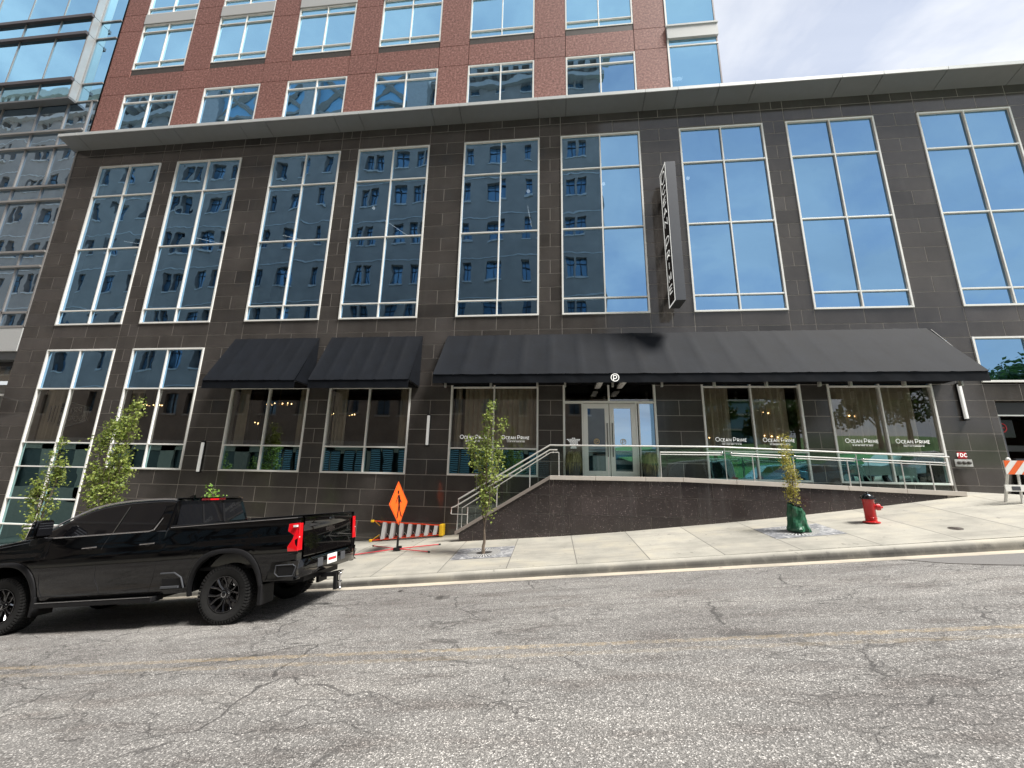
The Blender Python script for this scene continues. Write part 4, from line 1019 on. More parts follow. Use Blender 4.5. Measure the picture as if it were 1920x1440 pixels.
for x in (4.75, 5.0, 6.45, 6.68, 8.2, 8.42, 10.4):
    mb = MB(); mb.ball((x, yh, rz(x)), .032, seg=10); mb.ball((x, yh+.05, rz(x)), .026, seg=8); mb.build('rail_clamp', 'chrome', gr_, smooth=True)
# planters beside the doors
def planter(x, label):
    t = thing('planter', label, 'planter', (x, 13.15, -.15), 'planters flanking the doors')
    mb = MB(); mb.lathe([(.13, -.15), (.16, -.13), (.22, .36), (.24, .38), (.24, .42), (.2, .42), (.18, .36)], (x, 13.15, 0), 'z', 20); mb.build('pot', 'pot', t, smooth=True)
    rr = random.Random(int(x*10)); f = MB()
    for i in range(520):
        a = rr.uniform(0, 2*PI); L = rr.uniform(.28, .58); up = rr.uniform(.12, .42); out = rr.uniform(.06, .3)
        p = [Vector((x+.05*math.cos(a), 13.15+.05*math.sin(a), .4))]
        for k in range(1, 6):
            s_ = k/5; p.append(Vector((x+math.cos(a)*(.05+out*s_**.8), 13.15+math.sin(a)*(.05+out*s_**.8), .4+up*math.sin(min(1, s_*1.15)*PI*.62)*1.1-L*.9*s_**3)))
        w = .013; side = Vector((-math.sin(a), math.cos(a), 0))
        for k in range(5):
            w0, w1 = w*(1-k/5.5), w*(1-(k+1)/5.5)
            f.quad(p[k]-side*w0, p[k]+side*w0, p[k+1]+side*w1, p[k+1]-side*w1)
    f.build('foliage', 'straw', t)
planter(.64, 'dark pot with drooping grassy plant left of the entrance doors')
planter(3.02, 'dark pot with drooping straw coloured plant right of the entrance doors')
# ------------------------------------------------------------------ street trees
def sapling(base, ztop, label, leaves, mat, lean=(0, 0), width=.5, stems=4, split=.45, zlow=None, leafsize=.05, seed=1, trunk_r=.032, group='young street trees', shape=None, dens_top=1):
    rr = random.Random(seed); t = thing('street_tree', label, 'tree', base, group); b0 = Vector(base); H = ztop-b0.z
    br = MB(); lines = []
    def stem(p0, p1, r0, bow):
        pts = []; k = 9
        for i in range(k+1):
            s_ = i/k; q = p0.lerp(p1, s_)+bow*math.sin(PI*s_)+Vector((rr.uniform(-.012, .012), rr.uniform(-.012, .012), 0))*(1 if 0 < i < k else 0)
            pts.append(q)
        br.tube(pts, [max(.003, r0*(1-.85*i/k)) for i in range(k+1)], 6); return pts
    top = b0+Vector((lean[0], lean[1], H)); fork = b0+Vector((lean[0]*split, lean[1]*split, H*split*.55))
    tr = stem(b0-Vector((0, 0, .05)), fork, trunk_r*1.5, Vector((0, 0, 0)))
    main = [stem(fork, top, trunk_r*.9, Vector((rr.uniform(-.04, .04), 0, 0)))]
    for s_ in range(stems):
        a = rr.uniform(0, 2*PI); rad = width*rr.uniform(.35, .95); zt = b0.z+H*rr.uniform(.6, .93)
        e_ = Vector((b0.x+lean[0]*(zt-b0.z)/H+math.cos(a)*rad, b0.y+lean[1]+math.sin(a)*rad, zt))
        st_ = tr[rr.randint(5, 9)] if rr.random() < .6 else main[0][rr.randint(0, 3)]
        main.append(stem(st_, e_, trunk_r*.55, Vector((math.cos(a), math.sin(a), 0))*rad*.25))
    tips = []
    for m_i, m_ in enumerate(main):
        for i in range(1, len(m_)):
            for k in range(2 if m_i == 0 else 1):
                a = rr.uniform(0, 2*PI); L = width*rr.uniform(.25, .7)*(1-.45*i/len(m_))
                q = m_[i]+Vector((math.cos(a)*L, math.sin(a)*L, L*rr.uniform(.5, 1.3)))
                br.tube([m_[i], m_[i].lerp(q, .5)+Vector((0, 0, -.02)), q], [.006, .004, .002], 5); tips += [q, m_[i].lerp(q, .55)]
        tips += [m_[-1], m_[-1]+Vector((0, 0, -.12)), m_[-2]]
    zl_ = b0.z+H*.3 if zlow is None else zlow
    tips = [q for q in tips if q.z > zl_]
    br.build('trunk', 'bark', t, smooth=True)
    lf = MB(); clumps = []
    for q in tips: clumps.append((q, rr.uniform(.6, 1.2)))
    for i in range(leaves):
        q, k = rr.choice(clumps); s_ = leafsize*rr.uniform(.55, 1.25)
        p = q+Vector((rr.gauss(0, 1), rr.gauss(0, 1), rr.gauss(0, 1.1)))*.075*k*(width/.5)**.5
        n_ = Vector((rr.gauss(0, .6), rr.gauss(0, .6)-.2, rr.gauss(.5, .5))).normalized()
        u = n_.cross(Vector((rr.gauss(0, 1), rr.gauss(0, 1), rr.gauss(0, .5)))).normalized(); v_ = n_.cross(u)
        # lobed leaf of three folded blades, drooping
        tip = p+u*s_*1.25-Vector((0, 0, s_*.35))
        l1 = p+u*s_*.45+v_*s_*.62; l2 = p+u*s_*.45-v_*s_*.62; c1 = p+u*s_*.5-n_*s_*.10; s1 = p+u*s_*.85+v_*s_*.22; s2 = p+u*s_*.85-v_*s_*.22
        nn = len(lf.v); lf.v += [tuple(z_) for z_ in (p, l1, s1, tip, s2, l2, c1)]
        for f_ in ((0, 1, 6), (1, 2, 6), (2, 3, 6), (3, 4, 6), (4, 5, 6), (5, 0, 6)): lf.f.append(tuple(nn+z_ for z_ in f_)); lf.m.append(0)
    lf.build('crown', mat, t)
    return t
def gz_(x, y): return zs(x, y)
sapling((-1.73, 10.45, zs(-1.73, 10.45)), 1.68, 'slender young street tree with thin leaning crown in front of the steps', 2300, 'leaf', lean=(.05, 0), width=.46, stems=5, zlow=-1.15, seed=4, leafsize=.052)
sapling((-12.45, 10.5, zs(-12.45, 10.5)), 1.72, 'bushy green young street tree behind the pickup cab', 4800, 'leaf', lean=(.12, 0), width=.52, stems=8, split=.3, zlow=-2.1, seed=9, leafsize=.056)
sapling((-14.75, 10.5, zs(-14.75, 10.5)), .62, 'sparse leaning young street tree at the left behind the pickup hood', 1300, 'leaf', lean=(.35, 0), width=.42, stems=4, split=.4, zlow=-2.4, seed=12, leafsize=.058)
sapling((-9.3, 10.5, zs(-9.3, 10.5)), -.66, 'short bright green sapling just showing above the pickup roof', 520, 'leaf_bright', width=.5, stems=4, split=.5, zlow=-1.4, seed=15, leafsize=.06)
sapling((5.68, 10.5, zs(5.68, 10.5)), .98, 'thin yellowish young street tree growing out of a green watering bag', 1500, 'leaf_yellow', lean=(-.02, 0), width=.2, stems=5, split=.4, zlow=-.62, seed=21, leafsize=.030, trunk_r=.016)
# watering bag
bg = MB(); n = 28; bx, by = 5.70, 10.5; bz0 = zs(bx, by)
prof = [(.0, .20), (.02, .225), (.07, .225), (.13, .20), (.20, .19), (.27, .185), (.34, .175), (.41, .17), (.48, .16), (.53, .145), (.58, .125)]
n0 = 0
for i, (hh, r_) in enumerate(prof):
    for j in range(n):
        a = 2*PI*j/n; w = 1+.34*noise.noise(Vector((math.cos(a)*1.9, math.sin(a)*1.9, hh*4.2)))+.16*abs(noise.noise(Vector((math.cos(a)*4, math.sin(a)*4, hh*9))))-.05
        tilt = .06*math.cos(a-2.4) if i >= len(prof)-2 else 0
        bg.v.append((bx+r_*w*math.cos(a)*1.02-.03*hh, by+r_*w*math.sin(a), bz0+hh+tilt))
for i in range(len(prof)-1):
    for j in range(n):
        a = i*n+j; b_ = i*n+(j+1) % n; bg.f.append((a, b_, b_+n)); bg.f.append((a, b_+n, a+n)); bg.m += [0, 0]
o = bg.build('watering_bag', 'bag', label='crumpled dark green watering bag wrapped round the base of the yellowish sapling', cat='watering bag')
# grates
def grate(x0, x1, y0, y1, label):
    cx_, cy_ = (x0+x1)/2, (y0+y1)/2; cz_ = zs(cx_, cy_)
    t = thing('tree_grate', label, 'tree grate', (cx_, cy_, cz_), 'steel tree grates')
    mb = MB(); n = 8
    for i in range(n):
        for j in range(n):
            a, b_ = x0+(x1-x0)*i/n, x0+(x1-x0)*(i+1)/n; c_, d = y0+(y1-y0)*j/n, y0+(y1-y0)*(j+1)/n
            mb.quad(*[(x, y, zs(x, y)+.006) for x, y in ((a, c_), (b_, c_), (b_, d), (a, d))])
    mb.build('plate', 'grate', t)
    mb = MB(); sx_ = (zs(cx_+.2, cy_)-zs(cx_-.2, cy_))/.4; sy_ = (zs(cx_, cy_+.2)-zs(cx_, cy_-.2))/.4
    mb.poly([(cx_+.2*math.cos(2*PI*i/24), cy_+.13*math.sin(2*PI*i/24), cz_+.010+sx_*.2*math.cos(2*PI*i/24)+sy_*.13*math.sin(2*PI*i/24)) for i in range(24)]); mb.build('planting_hole', 'dark', t)
grate(-2.45, -1.0, 10.0, 11.08, 'square steel tree grate round the trunk of the slender tree by the steps')
grate(4.94, 6.43, 10.0, 11.05, 'square steel tree grate under the green watering bag')
# ------------------------------------------------------------------ hydrant
hx_, hy = 7.44, 10.7; hz = zs(hx_, hy)
t = thing('fire_hydrant', 'red fire hydrant with black bonnet on the pavement', 'fire hydrant', (hx_, hy, hz))
mb = MB(); mb.lathe([(.165, 0), (.168, .025), (.15, .035), (.115, .04), (.112, .10), (.118, .105), (.118, .12), (.112, .125), (.110, .50), (.118, .52), (.118, .535)], (hx_, hy, hz), 'z', 28); mb.build('barrel', 'red_gloss', t, smooth=True)
mb = MB(); mb.lathe([(.155, .535), (.16, .545), (.155, .56), (.115, .565), (.11, .60), (.085, .635), (.04, .655), (.03, .66), (.028, .70), (.01, .705)], (hx_, hy, hz), 'z', 28)
for k in range(8): a = 2*PI*k/8+.2; mb.lathe([(.016, .56), (.016, .58)], (hx_+.136*math.cos(a), hy+.136*math.sin(a), hz), 'z', 6)
mb.build('bonnet', 'black_gloss', t, smooth=True)
d = Vector((.86, -.5, 0)).normalized(); c_ = Vector((hx_, hy, hz+.36))
mb = MB(); mb.tube([c_, c_+d*.13], .062, 20); mb.tube([c_+d*.13, c_+d*.135, c_+d*.20, c_+d*.215], [.075, .078, .07, .04], 20); mb.tube([c_+d*.215, c_+d*.245], .022, 5); mb.build('hose_outlet', 'red_gloss', t, smooth=True)
d2 = Vector((-.5, -.86, 0)).normalized()
for dd in (d2*-1,):
    mb = MB(); mb.tube([c_, c_+dd*.14], .045, 16); mb.tube([c_+dd*.13, c_+dd*.17], .055, 16); mb.build('hose_outlet', 'red_gloss', t, smooth=True)
# ------------------------------------------------------------------ road works sign
sx0, sy0 = -4.27, 11.35; sz = zs(sx0, sy0)
t = thing('roadwork_sign', 'orange diamond warning sign with walking figure on a folding stand with red legs', 'sign', (sx0, sy0, sz))
mb = MB(); mb.tube([(sx0, sy0, sz+.05), (sx0, sy0, sz+.36)], .032, 10); mb.tube([(sx0, sy0, sz+.36), (sx0-.01, sy0, sz+.80)], .016, 8); mb.tube([(sx0-.10, sy0, sz+1.86), (sx0-.10, sy0, sz+1.98)], .01, 6); mb.box(sx0-.09, sx0+.09, sy0-.07, sy0+.07, sz+.02, sz+.08); mb.box(sx0+.03, sx0+.12, sy0-.03, sy0+.03, sz+.07, sz+.13)
mb.build('mast', 'black_metal', t, bevel=.004)
for (ex, ey) in ((-5.32, 12.15), (-3.16, 11.7), (-5.42, 11.1), (-3.22, 10.88)):
    e_ = Vector((ex, ey, zs(ex, ey)+.025)); s_ = Vector((sx0, sy0, sz+.055)); dr = (e_-s_).normalized()
    mb = MB(); mb.tube([s_+dr*.08, e_], .014, 8); l = mb.build('leg', 'leg_red', t, smooth=True)
    mb = MB(); mb.tube([e_-dr*.05, e_+dr*.01], .019, 8); mb.build('foot', 'black_metal', l, smooth=True)
nrm = Vector((.998, -.07, 0)).normalized(); ux = Vector((-nrm.y, nrm.x, 0)); uz = Vector((-.09, 0, 1)).normalized()
ux = Vector((.07, .998, 0)); cc = Vector((sx0-.055, sy0, sz+1.255))
hd = .60
P4 = lambda a, b_, t_=0: cc+ux*a+uz*b_+nrm*t_
def dia(r_): return [P4(0, -r_), P4(r_*.86, 0), P4(0, r_), P4(-r_*.86, 0)]
mb = MB(); mb.prism([P4(0, -hd, .0), P4(hd*.98, 0, 0), P4(0, hd, 0), P4(-hd*.98, 0, 0)], tuple(-nrm*.006)); mb.build('panel', 'orange_sign', t)
mb = MB()
ped = [[(-.02, .33), 0]]
hcen = (-.03, .30); mb.poly([P4(hcen[0]+.05*math.cos(2*PI*i/14), hcen[1]+.055*math.sin(2*PI*i/14), .003) for i in range(14)])
for pl in ([(-.03, .235), (.06, .22), (.085, .06), (.05, -.05), (-.03, -.05), (-.055, .08)], [(-.03, -.04), (.03, -.04), (-.02, -.22), (-.10, -.40), (-.16, -.38), (-.085, -.2)], [(.0, -.04), (.055, -.04), (.08, -.2), (.17, -.36), (.12, -.40), (.02, -.2)],
           [(-.03, .23), (-.05, .16), (-.14, .06), (-.17, .0), (-.20, .02), (-.16, .09), (-.07, .2)], [(.05, .22), (.075, .16), (.12, .07), (.17, .04), (.16, .0), (.09, .04), (.05, .13)]):
    mb.poly([P4(a, b_, .003) for a, b_ in pl])
mb.build('walking_figure', 'black_metal', t)
mb = MB(); put_strokes(mb, [[(0, -hd+.035), (hd*.98-.03, 0), (0, hd-.035), (-hd*.98+.03, 0), (0, -hd+.035)]], .012, cc, ux, uz, nrm, t=.002); mb.build('border', 'black_metal', t)
# ------------------------------------------------------------------ ladder on its side
x0, x1 = -5.83, -3.60; ly = 13.22
def Lp(x, z): return Vector((x, ly, zs(x, ly)+z))
t = thing('step_ladder', 'orange fibreglass step ladder with aluminium steps lying on its side against the wall', 'ladder', (-4.7, ly, zs(-4.7, ly)))
def rail(a, b_, y0, w=.075): 
    mb = MB(); up = Vector((0, 0, 1)); d_ = (b_-a).normalized(); n_ = Vector((0, 1, 0)).cross(d_)*-1
    q = [a+n_*0, b_+n_*0, b_+n_*.028, a+n_*.028]
    mb.prism([(p.x, y0, p.z) for p in q], (0, w, 0)); return mb
lo = rail(Lp(x0, .03), Lp(x1, .06), ly-.09); lo.build('side_rail', 'ladder_red', t, bevel=.004)
hi = rail(Lp(x0+.05, .62), Lp(x1, .34), ly-.09); hi.build('side_rail', 'ladder_red', t, bevel=.004)
lo = rail(Lp(x0+.1, .05), Lp(x1, .10), ly+.12, .04); lo.build('side_rail', 'ladder_red', t)
hi = rail(Lp(x0+.15, .55), Lp(x1, .32), ly+.12, .04); hi.build('side_rail', 'ladder_red', t)
for k in range(7):
    x = x0+.30+k*.285; f_ = (x-x0)/(x1-x0); zl0 = .045+.03*f_; zh = .62-.28*f_
    mb = MB(); a, b_ = Lp(x, zl0+.01), Lp(x+.045, zh)
    mb.prism([(a.x, ly-.09, a.z), (a.x+.115, ly-.09, a.z), (b_.x+.115, ly-.09, b_.z), (b_.x, ly-.09, b_.z)], (0, .006, 0)); mb.prism([(a.x, ly-.085, a.z), (a.x+.006, ly-.085, a.z), (b_.x+.006, ly-.085, b_.z), (b_.x, ly-.085, b_.z)], (0, .07, 0))
    mb.prism([(a.x+.109, ly-.085, a.z), (a.x+.115, ly-.085, a.z), (b_.x+.115, ly-.085, b_.z), (b_.x+.109, ly-.085, b_.z)], (0, .07, 0))
    mb.build('step', 'alu', t)
    mb = MB(); mb.tube([Lp(x+.09, zl0+.03)+Vector((0, .13, 0)), Lp(x+.10, zh-.04)+Vector((0, .13, 0))], .009, 6); mb.tube([Lp(x, zl0+.02), Lp(x-.10, zl0+.16)], .007, 5); mb.build('brace', 'alu', t)
mb = MB(); a = Lp(x1-.02, .03); mb.box(a.x, a.x+.13, ly-.11, ly+.2, a.z, a.z+.36); mb.build('top_cap', 'ladder_yellow', t, bevel=.03)
for z in (.0, .60):
    mb = MB(); a = Lp(x0-.03, z); mb.box(a.x-.04, a.x+.05, ly-.10, ly-.0, a.z, a.z+.075); mb.build('foot', 'ladder_yellow', t, bevel=.015)
mb = MB(); mb.tube([Lp(x0+.0, .65), Lp(x0+.22, .47)], .014, 6); mb.tube([Lp(x0+.02, .06), Lp(x0+.24, .2)], .014, 6); mb.build('spreader', 'ladder_yellow', t)
# ------------------------------------------------------------------ barricade and board
bx0, by0 = 11.12, 11.15
t = thing('barricade', 'white folding barricade with orange diagonal stripes at the right edge', 'barricade', (11.7, by0, zs(11.7, by0)))
def bleg(p0, p1, w=.055):
    mb = MB(); a, b_ = Vector(p0), Vector(p1); mb.prism([(a.x-w/2, a.y, a.z), (a.x+w/2, a.y, a.z), (b_.x+w/2, b_.y, b_.z), (b_.x-w/2, b_.y, b_.z)], (0, .03, 0)); mb.build('leg', 'white_paint', t, bevel=.004)
z0 = zs(11.1, 11.3)
bleg((10.97, 11.30, zs(11, 11.3)), (11.03, 11.08, .57)); bleg((11.07, 11.04, zs(11.06, 11.04)), (11.12, 11.01, .50), .04); bleg((11.40, 11.02, -.02), (11.16, 11.0, .40), .035); bleg((12.75, 11.28, zs(12.5, 11.3)-.02), (12.72, 11.12, .52)); bleg((12.95, 10.72, zs(12.5, 10.7)-.05), (12.72, 11.0, .48))
mb = MB(); bl, br_, bz0, bz1 = 10.80, 12.95, .235, .56
mb.box(bl, br_, 10.97, 10.99, bz0, bz1, 0)
k = bl-.28
while k < br_:
    pl = [(k, bz0), (k+.15, bz0), (k+.15+.28, bz1), (k+.28, bz1)]
    out = []
    for i in range(4):          # clip the slanted stripe to the board
        (xa, za), (xb, zb) = pl[i], pl[(i+1) % 4]
        if bl <= xa <= br_: out.append((xa, za))
        ev = [(q-xa)/(xb-xa) for q in (bl, br_) if (xa-q)*(xb-q) < 0]
        for t_ in sorted(ev): out.append((xa+(xb-xa)*t_, za+(zb-za)*t_))
    if len(out) > 2: mb.poly([(a, 10.966, b_) for a, b_ in out], 1)
    k += .30
mb.build('striped_board', ['white_paint', 'orange_tape'], t)
mb = MB(); mb.box(10.72, 13.0, 10.99, 11.01, -.165, -.01); mb.build('lower_board', 'white_paint', t, bevel=.003)
mb = MB(); mb.box(10.86, 11.04, 10.984, 10.988, -.135, -.045); mb.build('maker_plate', 'sign_grey', t)
mb = MB(); mb.ball((11.0, 11.06, .58), (.05, .04, .06)); mb.build('hinge_cap', 'white_paint', t)
SB0 = len(C.objects)
t = thing('sandwich_board', 'black notice board with small white lines of text behind the barricade', 'sign', (12.1, 12.2, zs(12.1, 12.2)))
zb_ = zs(12.1, 12.2)
mb = MB(); mb.hexa([(11.95, 12.0, zb_), (12.75, 12.0, zb_), (12.75, 12.04, zb_), (11.95, 12.04, zb_), (11.95, 12.2, zb_+.95), (12.75, 12.2, zb_+.95), (12.75, 12.24, zb_+.95), (11.95, 12.24, zb_+.95)]); mb.hexa([(11.95, 12.5, zb_), (12.75, 12.5, zb_), (12.75, 12.53, zb_), (11.95, 12.53, zb_), (11.95, 12.25, zb_+.95), (12.75, 12.25, zb_+.95), (12.75, 12.28, zb_+.95), (11.95, 12.28, zb_+.95)]); mb.build('board', 'black_gloss', t, bevel=.01)
mb = MB()
for i, z in enumerate((.86, .76, .66, .56, .46, .3)):
    wd = (.5, .35, .45, .3, .5, .4)[i]; yy = 12.0+.2*z/.95-.004; mb.quad((12.08, yy, zb_+z), (12.08+wd, yy, zb_+z), (12.08+wd, yy+.006, zb_+z+.03), (12.08, yy+.006, zb_+z+.03))
mb.box(12.0, 12.3, 11.99, 12.0, zb_+.01, zb_+.09)
mb.build('text_lines', 'letters', t)
t.location.x += .36; t.location.z -= .02
# ------------------------------------------------------------------ pickup truck (local: +x = rear, y across, z up)
th = math.atan(.0935); TX, TY = -5.235, 7.45
tr = thing('pickup_truck', 'black crew cab pickup truck with black wheels parked facing downhill at the kerb', 'pickup truck', (TX, TY, zr(TX, TY)), rot=(-.033, -th, 0))
def TB(mb, name, mats, parent=tr, **kw): return mb.build(name, mats, parent, local=True, **kw)
WB = 4.04; RW = .445
def yside(w):
    K = [(.42, .90), (.52, .935), (.62, .95), (.80, .968), (.98, .985), (1.10, .990), (1.20, .982), (1.27, .960), (1.36, .955), (1.47, .940), (1.56, .925)]
    if w <= K[0][0]: return K[0][1]
    for (a, ya), (b, yb) in zip(K[:-1], K[1:]):
        if w <= b: return ya+(yb-ya)*(w-a)/(b-a)
    return K[-1][1]
def smooth01(t): t = max(0, min(1, t)); return t*t*(3-2*t)
def ytaper(u):      # front end narrows a little
    return 1 - .07*smooth01((-4.35-u)/.8) - .012*smooth01((u-.7)/.6)
def botw(u):
    for c in (0, -WB):
        d = abs(u-c)
        if d < .60: return .47+.60*(1-(d/.60)**2.6)**.5
    return .50 if u < -.3 else .60
def topw(u):
    if u > -1.14: return 1.51+.02*(u+1.14)/2.3
    if u > -3.45: return 1.475
    return 1.50-.085*smooth01((-3.45-u)/1.1)-.20*smooth01((-4.5-u)/.6)
us = sorted(set([round(q, 4) for q in xs(-5.12, 1.22, .1)] + [round(c+d, 4) for c in (0, -WB) for d in (-.6, -.595, -.58, -.55, -.5, -.42, -.3, -.15, 0, .15, .3, .42, .5, .55, .58, .595, .6)] + [-1.14, -3.45, 1.22]))
body = MB()
def grid(mb, G, mi=0, flip=False):
    n0 = len(mb.v); m = len(G[0])
    for r_ in G: mb.v += [tuple(p) for p in r_]
    for i in range(len(G)-1):
        for j in range(m-1):
            f = (n0+i*m+j, n0+(i+1)*m+j, n0+(i+1)*m+j+1, n0+i*m+j+1); mb.f.append(f[::-1] if flip else f); mb.m.append(mi)
for s in (-1, 1):
    G = []
    for u in us:
        b, t_ = botw(u), topw(u); row = []
        for j in range(15):
            w = b+(t_-b)*j/14; row.append((u, s*yside(w)*ytaper(u), w))
        # inward lip
        row.append((u, s*(yside(t_)*ytaper(u)-.018), t_+.012)); row.append((u, s*(yside(t_)*ytaper(u)-.09), t_+.014))
        G.append(row)
    grid(body, G, flip=s > 0)
    # inner return of the wheel arch lip
    grid(body, [[(u, s*yside(botw(u))*ytaper(u), botw(u)), (u, s*(yside(botw(u))-.06)*ytaper(u), botw(u)-.004)] for u in us], 0, flip=s < 0)
# hood and cowl
G = []
for u in [q for q in us if q <= -3.3]:
    t_ = topw(u)+.014; yw = yside(topw(u))*ytaper(u)-.09
    G.append([(u, y*yw, t_+.05*(1-abs(y)**2.2)+.022*(1 if abs(abs(y)-.45) < .2 else 0)) for y in [-1, -.85, -.7, -.55, -.45, -.3, -.15, 0, .15, .3, .45, .55, .7, .85, 1]])
grid(body, G)
# deck under the cab
body.quad((-3.45, -.85, 1.48), (-1.14, -.85, 1.48), (-1.14, .85, 1.48), (-3.45, .85, 1.48))
# front face
body.box(-5.14, -5.05, -.86, .86, .55, 1.2)
# rear corners of the bed and cab back wall down to the bed floor
for s in (-1, 1):
    body.poly([(1.22, s*.84, .60), (1.22, s*yside(.62)*.988, .60), (1.22, s*yside(1.0)*.988, 1.0), (1.22, s*yside(1.3)*.988, 1.3), (1.22, s*yside(1.53)*.988, 1.53), (1.22, s*.84, 1.53)])
    body.quad((-1.14, s*.85, 1.525), (1.22, s*.85, 1.545), (1.22, s*.85, .85), (-1.14, s*.85, .85))
TB(body, 'body', 'paint', smooth=True, angle=42)
# inner structures (dark)
ch = MB()
ch.box(-1.1, 1.2, -.85, .85, .80, .86); ch.box(-1.16, -1.10, -.9, .9, .5, 1.5); ch.box(-4.9, 1.1, -.55, .55, .50, .62); ch.box(-3.4, -1.2, -.86, .86, .42, .55); ch.box(-4.98, -4.7, -.85, .85, .45, 1.2)
for c in (0, -WB):
    for s in (-1, 1): ch.box(c-.62, c+.62, s*.84-.0 if s < 0 else .40, -.40 if s < 0 else .84, 1.06, 1.10); ch.box(c-.64, c-.60, -.88, .88, .5, 1.1); ch.box(c+.58, c+.62, -.88, .88, .55, 1.1)
    ch.tube([(c, -.8, RW), (c, .8, RW)], .06, 10); ch.ball((c, 0, RW), .17, seg=12)
ch.tube([(-.9, .2, .55), (.3, .35, .62), (.9, .5, .5)], .05, 8)
TB(ch, 'chassis', 'plastic')
# greenhouse
HT = [(-3.92, 1.49), (-3.75, 1.525), (-3.5, 1.64), (-3.25, 1.76), (-3.0, 1.875), (-2.8, 1.95), (-2.6, 1.992), (-2.38, 2.017), (-2.1, 2.032), (-1.8, 2.035), (-1.5, 2.027), (-1.3, 2.012), (-1.21, 1.995)]
def gh_y(w): return .925-(w-1.47)*.31
cab = MB(); G = []
for u, hgt in HT:
    he = max(1.485, hgt-.035); L = []
    half = [(gh_y(1.47), 1.47), (gh_y((1.47+he)/2), (1.47+he)/2), (gh_y(he-.03 if he > 1.55 else he), he-.03 if he > 1.55 else he), (gh_y(he)-.012, he), (gh_y(he)-.05, he+.018), (gh_y(he)-.16, he+.030), (.35, he+.040)]
    row = [(u, -y, w) for y, w in half] + [(u, 0, half[-1][1]+.004)] + [(u, y, w) for y, w in reversed(half)]
    G.append(row)
grid(cab, G)
